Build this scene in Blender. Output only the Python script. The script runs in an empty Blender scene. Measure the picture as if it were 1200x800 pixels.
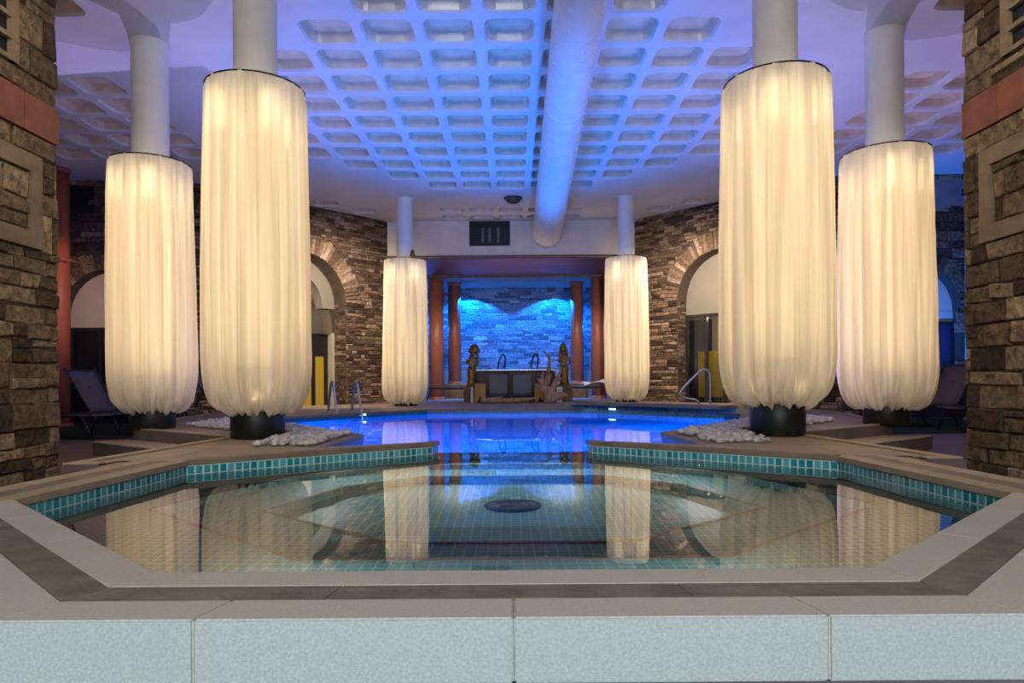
import bpy, bmesh, math, random
from mathutils import Vector, Matrix
from mathutils.geometry import tessellate_polygon

PI = math.pi
S = bpy.context.scene
COL = S.collection
EYE = 0.5                       # camera height above the pool deck (z = 0)
R = random.Random(7)

# ------------------------------------------------------------------ camera
cd = bpy.data.cameras.new('camera')
cd.sensor_width = 36; cd.lens = 24; cd.shift_y = 46/1200
cd.clip_start = .05; cd.clip_end = 200
cam = bpy.data.objects.new('camera', cd); COL.objects.link(cam)
cam.matrix_world = Matrix.Translation((0, 0, EYE)) @ Matrix.Rotation(PI/2, 4, 'X') @ Matrix.Rotation(math.radians(-.4), 4, 'Z')
S.camera = cam

# ------------------------------------------------------------------ world, exposure, main lights
S.view_settings.view_transform = 'Standard'; S.view_settings.look = 'None'
S.view_settings.gamma = 1; S.view_settings.use_curve_mapping = False
S.view_settings.exposure = 0.46
w = bpy.data.worlds.new('world'); S.world = w; w.use_nodes = True
w.node_tree.nodes['Background'].inputs[0].default_value = (.35, .4, .55, 1)
w.node_tree.nodes['Background'].inputs[1].default_value = .05
S.cycles.caustics_reflective = False; S.cycles.caustics_refractive = False
S.cycles.max_bounces = 10; S.cycles.diffuse_bounces = 4; S.cycles.glossy_bounces = 4
S.cycles.transmission_bounces = 6; S.cycles.transparent_max_bounces = 12
S.cycles.sample_clamp_indirect = 4
S.cycles.use_denoising = True

def aim(o, d):
    o.rotation_euler = Vector(d).to_track_quat('-Z', 'Y').to_euler()
def area(name, loc, d, size, power, col, sy=None, spread=None):
    l = bpy.data.lights.new(name, 'AREA'); l.energy = power; l.color = col; l.size = size
    if sy: l.shape = 'RECTANGLE'; l.size_y = sy
    if spread: l.spread = spread
    o = bpy.data.objects.new(name, l); COL.objects.link(o); o.location = loc; aim(o, d); return o
def spot(name, loc, target, power, col, ang=100, blend=.8, rad=.03):
    l = bpy.data.lights.new(name, 'SPOT'); l.energy = power; l.color = col
    l.spot_size = math.radians(ang); l.spot_blend = blend; l.shadow_soft_size = rad
    o = bpy.data.objects.new(name, l); COL.objects.link(o); o.location = loc
    aim(o, Vector(target)-Vector(loc)); return o
def point(name, loc, power, col, rad=.03, parent=None):
    l = bpy.data.lights.new(name, 'POINT'); l.energy = power; l.color = col; l.shadow_soft_size = rad
    o = bpy.data.objects.new(name, l); COL.objects.link(o); o.location = loc
    if parent: o.parent = parent
    return o

BLUE = (.015, .20, 1); WARM = (1, .74, .40); COOL = (.95, .98, 1)
# assumed cool daylight: an unseen area light added behind the camera
area('assumed_daylight', (0, -3.92, 2.1), (0, 1, -.25), 5.0, 320, COOL, 1.8)
# assumed blue lamps at the water's edge that wash the ceiling
for sx in (-1, 1):
    spot('assumed_blue_uplight', (sx*1.5, 6.6, .06), (sx*.2, 9.6, 4.2), 400, BLUE, 105, 1)
    spot('assumed_blue_uplight', (sx*1.3, 12.35, .06), (sx*.1, 10.4, 4.2), 400, BLUE, 105, 1)
    spot('alcove_blue_spot', (sx*1.25, 20.45, 3.30), (sx*1.4, 21.0, 0), 520, (.001, .20, 1), 122, .12)  # assumed soffit spots for the blue cones on the back wall
    point('alcove_side_fill', (sx*2.7, 20.7, 2.2), 25, (.004, .16, 1))  # added blue light beside the back wall, without a fixture
for sx in (-1, 1): spot('alcove_warm_fill', (sx*.9+.1, 15.6, 3.15), (sx*2.0+.1, 19.1, .7), 190, (1, .78, .6), 56, .8)  # added warm light on the terracotta columns
spot('alcove_blue_spot', (.1, 18.9, 1.0), (.1, 21.2, 1.7), 170, (.001, .20, 1), 110, 1, .001)  # added blue fill for the lower part of the back wall
spot('column_warm_fill', (-5.4, 9.4, 2.6), (-7.88, 11.9, 2.0), 150, (1, .6, .3), 40, .8, .001)  # added warm light on the red column
spot('alcove_soffit_fill', (.1, 16.7, 1.3), (.1, 16.9, 3.4), 70, (1, .72, .5), 130, 1)  # added light standing in for the glow thrown up off the water
spot('assumed_bay_spot', (6.7, 11.5, .0), (7.9, 12.6, 2.7), 380, (.02, .2, 1), 100, 1)  # assumed source of the blue light in the right bay
spot('assumed_bay_spot', (-6.0, 9.6, 1.2), (-8.2, 11.9, 1.8), 30, (.12, .12, 1), 110, 1)  # assumed source of the blue side of the red column
# assumed underwater lamps behind the pool's blue glow
area('pool_lamp', (0, 5.72, -.55), (0, 1, -.25), 1.1, 130, (.012, .33, 1), .15)
for sx in (-1, 1):
    area('pool_lamp', (sx*1.75, 7.1, -.55), (-sx*.5, 1, -.2), .3, 130, (.012, .33, 1), .3)
    area('pool_lamp', (sx*2.9, 9.3, -.45), (-sx, .4, -.1), .3, 130, (.012, .33, 1), .3)
for bx, by in ((-.7, 2.0), (.7, 2.0), (-1.3, 4.75), (1.3, 4.75), (-.4, 5.2), (.4, 5.2)):  # added unseen fill for the basin floor under the refracting water
    spot('basin_fill', (bx, by, -.13), (bx*.1, 3.9, -1.0), 14, (.95, 1, .98), 165, 1, .002)
# added warm fill that brightens the arch walls and the piers
PALEWARM = (1, .80, .56)
spot('arch_fill', (-3.4, 12.9, 3.3), (-4.0, 14.7, 1.7), 400, PALEWARM, 130, 1)
spot('arch_fill', (3.4, 12.9, 3.3), (4.0, 14.7, 1.7), 430, PALEWARM, 130, 1)
spot('pier_fill', (-2.3, 3.9, 4.0), (-3.65, 4.7, 1.6), 115, PALEWARM, 110, 1)
spot('pier_fill', (2.3, 3.9, 4.0), (3.65, 4.7, 1.6), 115, PALEWARM, 110, 1)
for sx in (-1, 1): spot('purple_ceiling_fill', (sx*3.25, 8.5, .06), (sx*4.9, 7.9, 4.2), 115, (.50, .42, 1), 125, 1, .001); spot('purple_ceiling_fill', (sx*5.0, 9.9, -.1), (sx*4.8, 7.8, 4.2), 240, (.50, .42, 1), 125, 1, .001)  # added lavender fill for the outer ceiling, without any fixture

# ------------------------------------------------------------------ materials
def mat(name, col, rough=.6, metal=0, noise=0, nscale=8, bump=0, bscale=60, col2=None, spec=.4, coat=0):
    m = bpy.data.materials.new(name); m.use_nodes = True
    nt = m.node_tree; b = nt.nodes['Principled BSDF']
    b.inputs['Base Color'].default_value = (*col, 1); b.inputs['Roughness'].default_value = rough
    b.inputs['Metallic'].default_value = metal; b.inputs['Specular IOR Level'].default_value = spec
    if coat: b.inputs['Coat Weight'].default_value = coat
    tc = nt.nodes.new('ShaderNodeTexCoord')
    if noise:
        n = nt.nodes.new('ShaderNodeTexNoise'); n.inputs['Scale'].default_value = nscale; n.inputs['Detail'].default_value = 5
        nt.links.new(tc.outputs['Object'], n.inputs['Vector'])
        r = nt.nodes.new('ShaderNodeValToRGB')
        c2 = col2 or tuple(c*(1-noise) for c in col)
        r.color_ramp.elements[0].color = (*c2, 1); r.color_ramp.elements[1].color = (*col, 1)
        r.color_ramp.elements[0].position = .35; r.color_ramp.elements[1].position = .65
        nt.links.new(n.outputs['Fac'], r.inputs['Fac']); nt.links.new(r.outputs['Color'], b.inputs['Base Color'])
    if bump:
        n2 = nt.nodes.new('ShaderNodeTexNoise'); n2.inputs['Scale'].default_value = bscale; n2.inputs['Detail'].default_value = 4
        nt.links.new(tc.outputs['Object'], n2.inputs['Vector'])
        bp = nt.nodes.new('ShaderNodeBump'); bp.inputs['Strength'].default_value = bump; bp.inputs['Distance'].default_value = .02
        nt.links.new(n2.outputs['Fac'], bp.inputs['Height']); nt.links.new(bp.outputs['Normal'], b.inputs['Normal'])
    return m

def stone_mat(name, stops, bump=.8, bscale=22):
    """per-stone colour from the mesh attribute 'tone' plus grain"""
    m = bpy.data.materials.new(name); m.use_nodes = True
    nt = m.node_tree; b = nt.nodes['Principled BSDF']; b.inputs['Roughness'].default_value = .9
    b.inputs['Specular IOR Level'].default_value = .2
    at = nt.nodes.new('ShaderNodeAttribute'); at.attribute_name = 'tone'
    rp = nt.nodes.new('ShaderNodeValToRGB'); rp.color_ramp.interpolation = 'LINEAR'
    el = rp.color_ramp.elements
    el[0].position = stops[0][0]; el[0].color = (*stops[0][1], 1)
    el[1].position = stops[-1][0]; el[1].color = (*stops[-1][1], 1)
    for p, c in stops[1:-1]:
        e = el.new(p); e.color = (*c, 1)
    nt.links.new(at.outputs['Fac'], rp.inputs['Fac'])
    tc = nt.nodes.new('ShaderNodeTexCoord')
    n = nt.nodes.new('ShaderNodeTexNoise'); n.inputs['Scale'].default_value = bscale; n.inputs['Detail'].default_value = 6
    n.inputs['Roughness'].default_value = .65
    nt.links.new(tc.outputs['Object'], n.inputs['Vector'])
    mr = nt.nodes.new('ShaderNodeMapRange'); mr.inputs[1].default_value = .3; mr.inputs[2].default_value = .7
    mr.inputs[3].default_value = .35; mr.inputs[4].default_value = 1.35
    nt.links.new(n.outputs['Fac'], mr.inputs[0])
    mx = nt.nodes.new('ShaderNodeMix'); mx.data_type = 'RGBA'; mx.blend_type = 'MULTIPLY'; mx.inputs[0].default_value = 1
    nt.links.new(rp.outputs['Color'], mx.inputs[6]); nt.links.new(mr.outputs[0], mx.inputs[7])
    nt.links.new(mx.outputs[2], b.inputs['Base Color'])
    v = nt.nodes.new('ShaderNodeTexVoronoi'); v.inputs['Scale'].default_value = bscale*.8; v.feature = 'F1'
    nt.links.new(tc.outputs['Object'], v.inputs['Vector'])
    ad = nt.nodes.new('ShaderNodeMath'); ad.operation = 'MULTIPLY_ADD'; ad.inputs[1].default_value = .5
    nt.links.new(v.outputs['Distance'], ad.inputs[0]); nt.links.new(n.outputs['Fac'], ad.inputs[2])
    bp = nt.nodes.new('ShaderNodeBump'); bp.inputs['Strength'].default_value = bump; bp.inputs['Distance'].default_value = .05
    nt.links.new(ad.outputs[0], bp.inputs['Height']); nt.links.new(bp.outputs['Normal'], b.inputs['Normal'])
    return m

def tile_mat(name, c1, c2, grout, tw, th, gap=.06, rough=.25, offset=0, bias=0, spec=.5, bump=.1):
    """tiles laid on the mesh's UVs, which are in metres"""
    m = bpy.data.materials.new(name); m.use_nodes = True
    nt = m.node_tree; b = nt.nodes['Principled BSDF']; b.inputs['Roughness'].default_value = rough
    b.inputs['Specular IOR Level'].default_value = spec
    uv = nt.nodes.new('ShaderNodeUVMap'); uv.uv_map = 'UVMap'
    br = nt.nodes.new('ShaderNodeTexBrick'); br.offset = offset; br.squash = 1
    br.inputs['Color1'].default_value = (*c1, 1); br.inputs['Color2'].default_value = (*c2, 1)
    br.inputs['Mortar'].default_value = (*grout, 1); br.inputs['Scale'].default_value = 1
    br.inputs['Mortar Size'].default_value = gap*min(tw, th); br.inputs['Mortar Smooth'].default_value = 0
    br.inputs['Bias'].default_value = bias
    br.inputs['Brick Width'].default_value = tw; br.inputs['Row Height'].default_value = th
    nt.links.new(uv.outputs['UV'], br.inputs['Vector']); nt.links.new(br.outputs['Color'], b.inputs['Base Color'])
    if bump:
        bp = nt.nodes.new('ShaderNodeBump'); bp.invert = True; bp.inputs['Strength'].default_value = bump; bp.inputs['Distance'].default_value = .005
        nt.links.new(br.outputs['Fac'], bp.inputs['Height']); nt.links.new(bp.outputs['Normal'], b.inputs['Normal'])
    return m

def wood_mat(name, c1, c2, axis_scale, rough=.5):
    m = bpy.data.materials.new(name); m.use_nodes = True
    nt = m.node_tree; b = nt.nodes['Principled BSDF']; b.inputs['Roughness'].default_value = rough
    tc = nt.nodes.new('ShaderNodeTexCoord'); mp = nt.nodes.new('ShaderNodeMapping'); mp.inputs['Scale'].default_value = axis_scale
    n = nt.nodes.new('ShaderNodeTexNoise'); n.inputs['Scale'].default_value = 1; n.inputs['Detail'].default_value = 6
    r = nt.nodes.new('ShaderNodeValToRGB')
    r.color_ramp.elements[0].color = (*c1, 1); r.color_ramp.elements[1].color = (*c2, 1)
    r.color_ramp.elements[0].position = .35; r.color_ramp.elements[1].position = .68
    nt.links.new(tc.outputs['Object'], mp.inputs[0]); nt.links.new(mp.outputs[0], n.inputs['Vector'])
    nt.links.new(n.outputs['Fac'], r.inputs['Fac']); nt.links.new(r.outputs['Color'], b.inputs['Base Color'])
    return m

def emit_mat(name, col, s):
    m = bpy.data.materials.new(name); m.use_nodes = True
    b = m.node_tree.nodes['Principled BSDF']; b.inputs['Base Color'].default_value = (*col, 1)
    b.inputs['Emission Color'].default_value = (*col, 1); b.inputs['Emission Strength'].default_value = s
    return m

def glass_mat(name, tint=(.9, .95, 1), fac=.9):
    m = bpy.data.materials.new(name); m.use_nodes = True
    nt = m.node_tree; nt.nodes.remove(nt.nodes['Principled BSDF']); out = nt.nodes['Material Output']
    t = nt.nodes.new('ShaderNodeBsdfTransparent'); t.inputs[0].default_value = (*tint, 1)
    g = nt.nodes.new('ShaderNodeBsdfGlossy'); g.inputs['Roughness'].default_value = .03
    f = nt.nodes.new('ShaderNodeFresnel'); f.inputs[0].default_value = 1.45
    mx = nt.nodes.new('ShaderNodeMixShader')
    nt.links.new(f.outputs[0], mx.inputs[0]); nt.links.new(t.outputs[0], mx.inputs[1]); nt.links.new(g.outputs[0], mx.inputs[2])
    nt.links.new(mx.outputs[0], out.inputs[0]); return m

def water_mat():
    m = bpy.data.materials.new('pool_water'); m.use_nodes = True
    b = m.node_tree.nodes['Principled BSDF']; nt = m.node_tree
    b.inputs['Base Color'].default_value = (.93, .99, 1, 1); b.inputs['Roughness'].default_value = 0
    b.inputs['IOR'].default_value = 1.33; b.inputs['Transmission Weight'].default_value = 1
    tc = nt.nodes.new('ShaderNodeTexCoord'); n = nt.nodes.new('ShaderNodeTexNoise')
    n.inputs['Scale'].default_value = 1.6; n.inputs['Detail'].default_value = 2
    bp = nt.nodes.new('ShaderNodeBump'); bp.inputs['Strength'].default_value = .012; bp.inputs['Distance'].default_value = .1
    nt.links.new(tc.outputs['Object'], n.inputs['Vector']); nt.links.new(n.outputs['Fac'], bp.inputs['Height'])
    nt.links.new(bp.outputs['Normal'], b.inputs['Normal'])
    return m

def fabric_mat():
    m = bpy.data.materials.new('sheer_fabric'); m.use_nodes = True
    nt = m.node_tree; nt.nodes.remove(nt.nodes['Principled BSDF']); out = nt.nodes['Material Output']
    d = nt.nodes.new('ShaderNodeBsdfDiffuse'); d.inputs[0].default_value = (.86, .83, .78, 1)
    t = nt.nodes.new('ShaderNodeBsdfTranslucent'); t.inputs[0].default_value = (.9, .86, .78, 1)
    p = nt.nodes.new('ShaderNodeBsdfTransparent'); p.inputs[0].default_value = (1, .97, .9, 1)
    m1 = nt.nodes.new('ShaderNodeMixShader'); m1.inputs[0].default_value = .6
    m2 = nt.nodes.new('ShaderNodeMixShader'); m2.inputs[0].default_value = .035
    # streaks of denser gathered cloth; they also paint fold shading into the colour
    tc = nt.nodes.new('ShaderNodeTexCoord'); mp = nt.nodes.new('ShaderNodeMapping'); mp.inputs['Scale'].default_value = (11, 11, .35)
    n = nt.nodes.new('ShaderNodeTexNoise'); n.inputs['Scale'].default_value = 1; n.inputs['Detail'].default_value = 3
    rp = nt.nodes.new('ShaderNodeValToRGB'); rp.color_ramp.elements[0].position = .36; rp.color_ramp.elements[1].position = .66
    rp.color_ramp.elements[0].color = (.60, .55, .46, 1); rp.color_ramp.elements[1].color = (.97, .94, .87, 1)
    nt.links.new(tc.outputs['Object'], mp.inputs[0]); nt.links.new(mp.outputs[0], n.inputs['Vector']); nt.links.new(n.outputs['Fac'], rp.inputs[0]); nt.links.new(rp.outputs[0], t.inputs[0])
    nt.links.new(d.outputs[0], m1.inputs[1]); nt.links.new(t.outputs[0], m1.inputs[2])
    nt.links.new(m1.outputs[0], m2.inputs[1]); nt.links.new(p.outputs[0], m2.inputs[2])
    nt.links.new(m2.outputs[0], out.inputs[0]); return m

M = {}
M['ceiling'] = mat('painted_plaster', (.68, .68, .72), .7, noise=.10, nscale=1.5, bump=.12, bscale=14)
M['coffer'] = mat('coffer_panel', (.74, .62, .48), .22, noise=.15, nscale=6, bump=.1, bscale=5, spec=.5)
M['white'] = mat('white_paint', (.82, .80, .78), .5, noise=.08, nscale=5, bump=.08, bscale=30)
M['plaster'] = mat('lintel_plaster', (.74, .71, .70), .8, noise=.12, nscale=3, bump=.2, bscale=16)
M['grey_plaster'] = mat('grey_plaster', (.25, .23, .20), .8, noise=.08, nscale=3)
M['cream'] = mat('cream_plaster', (.72, .66, .55), .8, noise=.08, nscale=3)
M['light_stone'] = mat('pale_granite', (.62, .555, .45), .75, noise=.16, nscale=140, bump=.15, bscale=260)
M['cool_lit_face'] = mat('cool_lit_granite', (.56, .645, .645), .75, noise=.2, nscale=140, bump=.2, bscale=300)  # cool daylight is tinted into the colour of the kerb's front face
M['slate'] = mat('dark_slate', (.245, .205, .145), .7, noise=.35, nscale=9, bump=.3, bscale=60)
M['deck'] = tile_mat('deck_slabs', (.36, .275, .195), (.29, .22, .155), (.16, .13, .11), .9, .6, .012, .55, .5, bump=.3)
M['deck_plain'] = mat('brown_slab', (.27, .20, .14), .6, noise=.25, nscale=5, bump=.2, bscale=40)
M['border'] = mat('deck_border', (.44, .34, .22), .65, noise=.15, nscale=20, bump=.15, bscale=90)
M['riser'] = mat('step_riser', (.16, .12, .11), .7, noise=.2, nscale=7)
M['floor'] = tile_mat('floor_tiles', (.20, .13, .115), (.165, .105, .095), (.09, .06, .055), .4, .4, .012, .5, 0)
M['grey_floor'] = mat('grey_floor', (.22, .22, .22), .7, noise=.2)
M['turf'] = mat('green_carpet', (.03, .05, .02), 1, noise=.4, nscale=60, bump=.6, bscale=200)
M['band'] = tile_mat('waterline_mosaic', (.008, .25, .31), (.12, .56, .60), (.62, .76, .74), .05, .058, .11, .12, 0, -.1)
M['basin'] = tile_mat('basin_mosaic', (.085, .245, .245), (.105, .28, .275), (.29, .38, .37), .05, .05, .07, .3, 0)
M['pooltile'] = tile_mat('pool_mosaic', (.006, .15, .50), (.02, .22, .62), (.05, .3, .7), .05, .05, .06, .3, 0)
M['rimtile'] = tile_mat('rim_mosaic', (.04, .36, .90), (.22, .62, 1.0), (.4, .7, .95), .04, .04, .1, .2, 0)
M['nosing'] = mat('brown_nosing', (.13, .085, .055), .5)
M['water'] = water_mat()
M['fabric'] = fabric_mat()
M['black'] = mat('black_paint', (.012, .014, .015), .45, noise=.4, nscale=4)
M['metal'] = mat('brushed_steel', (.6, .62, .65), .25, 1)
M['dark_metal'] = mat('dark_metal', (.03, .03, .035), .4, .6)
M['terracotta'] = mat('terracotta_paint', (.42, .15, .10), .35, noise=.2, nscale=4)
M['red'] = mat('red_paint', (.46, .14, .075), .45, noise=.15, nscale=3)
M['wood'] = wood_mat('soffit_wood', (.10, .035, .022), (.20, .075, .05), (1.2, 14, 14))
M['bar_wood'] = wood_mat('tub_wood', (.05, .025, .016), (.13, .065, .04), (10, 10, 1.5))
M['dark_plaster'] = mat('alcove_plaster', (.30, .30, .32), .7, noise=.15, nscale=3)
M['gold'] = mat('aged_gilt', (.34, .21, .055), .45, .4, noise=.6, nscale=14)
M['driftwood'] = wood_mat('driftwood', (.26, .16, .11), (.46, .31, .23), (14, 14, 2), .8)
M['yellow_wood'] = wood_mat('yellow_wood', (.34, .17, .03), (.50, .28, .06), (20, 20, 2))
M['sling'] = mat('grey_sling', (.13, .12, .13), .8, bump=.3, bscale=400)
M['grey_cushion'] = mat('grey_cushion', (.17, .19, .22), .8)
M['blue_sling'] = mat('brown_sling', (.16, .11, .10), .8, bump=.3, bscale=400)
M['frame'] = mat('charcoal_frame', (.025, .025, .03), .4)
M['pebble'] = mat('white_pebbles', (.66, .62, .58), .45, noise=.55, nscale=17)
M['glass'] = glass_mat('glass')
M['yellow'] = emit_mat('lit_yellow_panel', (.75, .50, .02), .35)
M['dimyellow'] = emit_mat('lit_amber_panel', (.42, .27, .03), .22)
M['bulb'] = emit_mat('lamp_bulb', (1, .82, .5), 5)
M['sleeveglow'] = emit_mat('fill_sleeve', (1, .76, .42), 1.75)  # glow of the added sleeve inside each shade
M['poolglow'] = emit_mat('pool_lens', (.45, .75, 1), 3)
M['towel'] = mat('white_towel', (.75, .73, .74), .9, bump=.3, bscale=90)
M['paper'] = mat('framed_notice', (.55, .57, .55), .6)
M['cabinet_yellow'] = mat('yellow_enamel', (.80, .52, .03), .4)
M['indigo'] = mat('indigo_panel', (.05, .045, .10), .4)
WALLSTOPS = [(0, (.07, .045, .035)), (.3, (.28, .19, .135)), (.55, (.44, .32, .235)), (.8, (.56, .43, .32)), (1, (.50, .25, .17))]
PIERSTOPS = [(0, (.07, .045, .028)), (.35, (.21, .15, .09)), (.7, (.34, .255, .16)), (.92, (.42, .32, .21)), (1, (.36, .24, .15))]
M['rubble'] = stone_mat('rubble_stone', WALLSTOPS)
M['ashlar'] = stone_mat('ashlar_stone', PIERSTOPS, 1.0, 14)
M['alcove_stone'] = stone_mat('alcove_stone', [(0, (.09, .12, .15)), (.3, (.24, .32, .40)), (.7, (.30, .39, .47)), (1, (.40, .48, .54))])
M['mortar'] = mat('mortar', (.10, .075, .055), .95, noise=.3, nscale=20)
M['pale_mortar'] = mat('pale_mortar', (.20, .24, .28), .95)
M['redstone'] = mat('red_sandstone', (.22, .085, .055), .85, noise=.3, nscale=5, bump=.3, bscale=40)
M['smoothstone'] = mat('dressed_stone', (.22, .165, .11), .9, noise=.3, nscale=6, bump=.4, bscale=40)

# ------------------------------------------------------------------ helpers
def link(name, bm, m, parent=None, smooth=False, recalc=True):
    me = bpy.data.meshes.new(name)
    if recalc: bmesh.ops.recalc_face_normals(bm, faces=bm.faces)
    if smooth:
        for f in bm.faces: f.smooth = True
    bm.to_mesh(me); bm.free()
    if me.uv_layers: me.uv_layers[0].name = 'UVMap'
    for x in (m if isinstance(m, (list, tuple)) else [m]): me.materials.append(x)
    o = bpy.data.objects.new(name, me); COL.objects.link(o)
    if parent: o.parent = parent
    return o
def struct(name, bm, m, **k):
    o = link(name, bm, m, **k); o['kind'] = 'structure'; return o
def tag(o, label, cat, group=None):
    o['label'] = label; o['category'] = cat
    if group: o['group'] = group
    return o
def thing(name, label, cat, loc=(0, 0, 0), rz=0, group=None):
    o = bpy.data.objects.new(name, None); COL.objects.link(o); o.location = loc; o.rotation_euler = (0, 0, rz)
    o.empty_display_size = .2
    return tag(o, label, cat, group)
def dup(root, loc, rz, label, group=None):
    r = root.copy(); COL.objects.link(r); r.location = loc; r.rotation_euler = (0, 0, rz); r['label'] = label
    if group: r['group'] = group
    for ch in list(root.children):
        c = ch.copy(); COL.objects.link(c); c.parent = r
        for g in ch.children:
            d = g.copy(); COL.objects.link(d); d.parent = c
    return r

def box(bm, c, s, rot=None, mi=0):
    r = bmesh.ops.create_cube(bm, size=1)
    mt = Matrix.Translation(c) @ (rot.to_4x4() if rot else Matrix.Identity(4)) @ Matrix.Diagonal((*s, 1))
    bmesh.ops.transform(bm, matrix=mt, verts=r['verts'])
    fs = {f for v in r['verts'] for f in v.link_faces}
    for f in fs: f.material_index = mi
    return r['verts']
def bevel(bm, off, seg=2):
    bmesh.ops.bevel(bm, geom=bm.edges[:], offset=off, segments=seg, affect='EDGES', profile=.6)
def rbox(c, s, off=.01, rot=None, seg=2):
    bm = bmesh.new(); box(bm, c, s, rot); bevel(bm, off, seg); return bm
def lathe(prof, n=48, cap=True, bm=None, loc=(0, 0, 0)):
    bm = bm or bmesh.new(); rings = []
    for r, z in prof:
        rings.append([bm.verts.new((loc[0]+r*math.cos(2*PI*i/n), loc[1]+r*math.sin(2*PI*i/n), loc[2]+z)) for i in range(n)])
    for a, b in zip(rings, rings[1:]):
        for i in range(n): bm.faces.new((a[i], a[(i+1) % n], b[(i+1) % n], b[i]))
    if cap: bm.faces.new(rings[0][::-1]); bm.faces.new(rings[-1])
    return bm
def tube(pts, r, n=12, bm=None, rs=None):
    bm = bm or bmesh.new(); P = [Vector(p) for p in pts]; rings = []; up = None
    for i, p in enumerate(P):
        t = (P[min(i+1, len(P)-1)]-P[max(i-1, 0)]).normalized()
        if up is None:
            up = Vector((0, 0, 1)) if abs(t.z) < .9 else Vector((1, 0, 0))
        a = t.cross(up).normalized(); up = a.cross(t).normalized()
        rr = rs[i] if rs else r
        rings.append([bm.verts.new(p+rr*(math.cos(2*PI*k/n)*a+math.sin(2*PI*k/n)*up)) for k in range(n)])
    for a, b in zip(rings, rings[1:]):
        for k in range(n): bm.faces.new((a[k], a[(k+1) % n], b[(k+1) % n], b[k]))
    bm.faces.new(rings[0][::-1]); bm.faces.new(rings[-1]); return bm
def smoothpts(pts, sub=8):
    P = [Vector(p) for p in pts]; P = [2*P[0]-P[1]]+P+[2*P[-1]-P[-2]]; out = []
    for i in range(1, len(P)-2):
        for k in range(sub):
            t = k/sub; a, b, c, d = P[i-1:i+3]
            out.append(.5*((2*b)+(c-a)*t+(2*a-5*b+4*c-d)*t*t+(3*b-a-3*c+d)*t**3))
    out.append(P[-2]); return out
def uvs_planar(bm, fn):
    uv = bm.loops.layers.uv.verify()
    for f in bm.faces:
        for l in f.loops: l[uv].uv = fn(l.vert.co, f)
def poly(bm, outer, z, holes=(), mi=0):
    """flat polygon (2-D points), holes allowed"""
    loops = [[Vector((x, y, 0)) for x, y in outer]]+[[Vector((x, y, 0)) for x, y in h] for h in holes]
    flat = [v for l in loops for v in l]; vs = [bm.verts.new((v.x, v.y, z)) for v in flat]; fs = []
    for t in tessellate_polygon(loops):
        try:
            f = bm.faces.new([vs[i] for i in t]); f.material_index = mi; fs.append(f)
        except ValueError: pass
    for f in fs:
        f.normal_update()
        if f.normal.z < 0: f.normal_flip()
    return fs
def ribbon(bm, pts, z0, z1, closed=False, mi=0, u0=0):
    """vertical strip along 2-D points with UVs in metres"""
    uv = bm.loops.layers.uv.verify(); u = u0
    P = list(pts)+([pts[0]] if closed else [])
    for a, b in zip(P, P[1:]):
        L = math.hypot(b[0]-a[0], b[1]-a[1])
        f = bm.faces.new([bm.verts.new((a[0], a[1], z0)), bm.verts.new((b[0], b[1], z0)), bm.verts.new((b[0], b[1], z1)), bm.verts.new((a[0], a[1], z1))])
        f.material_index = mi
        for l, c in zip(f.loops, ((u, z0), (u+L, z0), (u+L, z1), (u, z1))): l[uv].uv = (c[0]+5, c[1]+5.834)
        u += L
def offset(pts, d):
    """miter offset of an open polyline, positive to the left of travel"""
    out = []
    V = [Vector(p) for p in pts]
    for i, p in enumerate(V):
        ns = []
        if i > 0: e = (V[i]-V[i-1]).normalized(); ns.append(Vector((-e.y, e.x)))
        if i < len(V)-1: e = (V[i+1]-V[i]).normalized(); ns.append(Vector((-e.y, e.x)))
        n = sum(ns, Vector((0, 0))).normalized()
        out.append(tuple(p+n*(d/max(.3, n.dot(ns[0])))))
    return out
def mirror(pts): return [(-x, y) for x, y in reversed(pts)]

# ------------------------------------------------------------------ stone walls
def courses(u0, u1, v0, v1, hmin, hmax, lmin, lmax, rnd):
    v = v0; rects = []
    while v < v1-1e-4:
        h = rnd.uniform(hmin, hmax)
        if v1-v-h < hmin*.7: h = v1-v
        u = u0-rnd.uniform(0, lmin)
        while u < u1:
            l = rnd.uniform(lmin, lmax)*(.7+.6*h/hmax)
            a, b = max(u, u0), min(u+l, u1)
            if b-a > .02:
                if h > .55*(hmin+hmax) and rnd.random() < .3 and b-a < lmax*.9:
                    k = rnd.uniform(.35, .65); rects.append((a, b, v, v+h*k)); rects.append((a, b, v+h*k, v+h))
                else: rects.append((a, b, v, v+h))
            u += l
        v += h
    return rects
def stone(bm, P, quad, gap, prot, rnd, tone, lay):
    """one stone with an irregular chamfered face; quad = four (u, v) corners"""
    cu = sum(q[0] for q in quad)/4; cv = sum(q[1] for q in quad)/4
    def sh(q, d):
        dx, dy = cu-q[0], cv-q[1]
        return (q[0]+math.copysign(min(abs(dx)*.6, d), dx), q[1]+math.copysign(min(abs(dy)*.6, d), dy))
    base = [sh(q, gap*rnd.uniform(.6, 1.4)) for q in quad]
    n0 = rnd.uniform(.3, 1)*prot
    bv = [bm.verts.new(P(u, v, -.01)) for u, v in base]
    mv = [bm.verts.new(P(u, v, n0*.55)) for u, v in base]
    tv = [bm.verts.new(P(*sh(q, gap*1.5), n0*rnd.uniform(.8, 1.15))) for q in base]
    fs = []
    for a, b in ((bv, mv), (mv, tv)):
        for i in range(4): fs.append(bm.faces.new((a[i], a[(i+1) % 4], b[(i+1) % 4], b[i])))
    fs.append(bm.faces.new(tv))
    for f in fs:
        for l in f.loops: l[lay] = (tone, tone, tone, 1)
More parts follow.
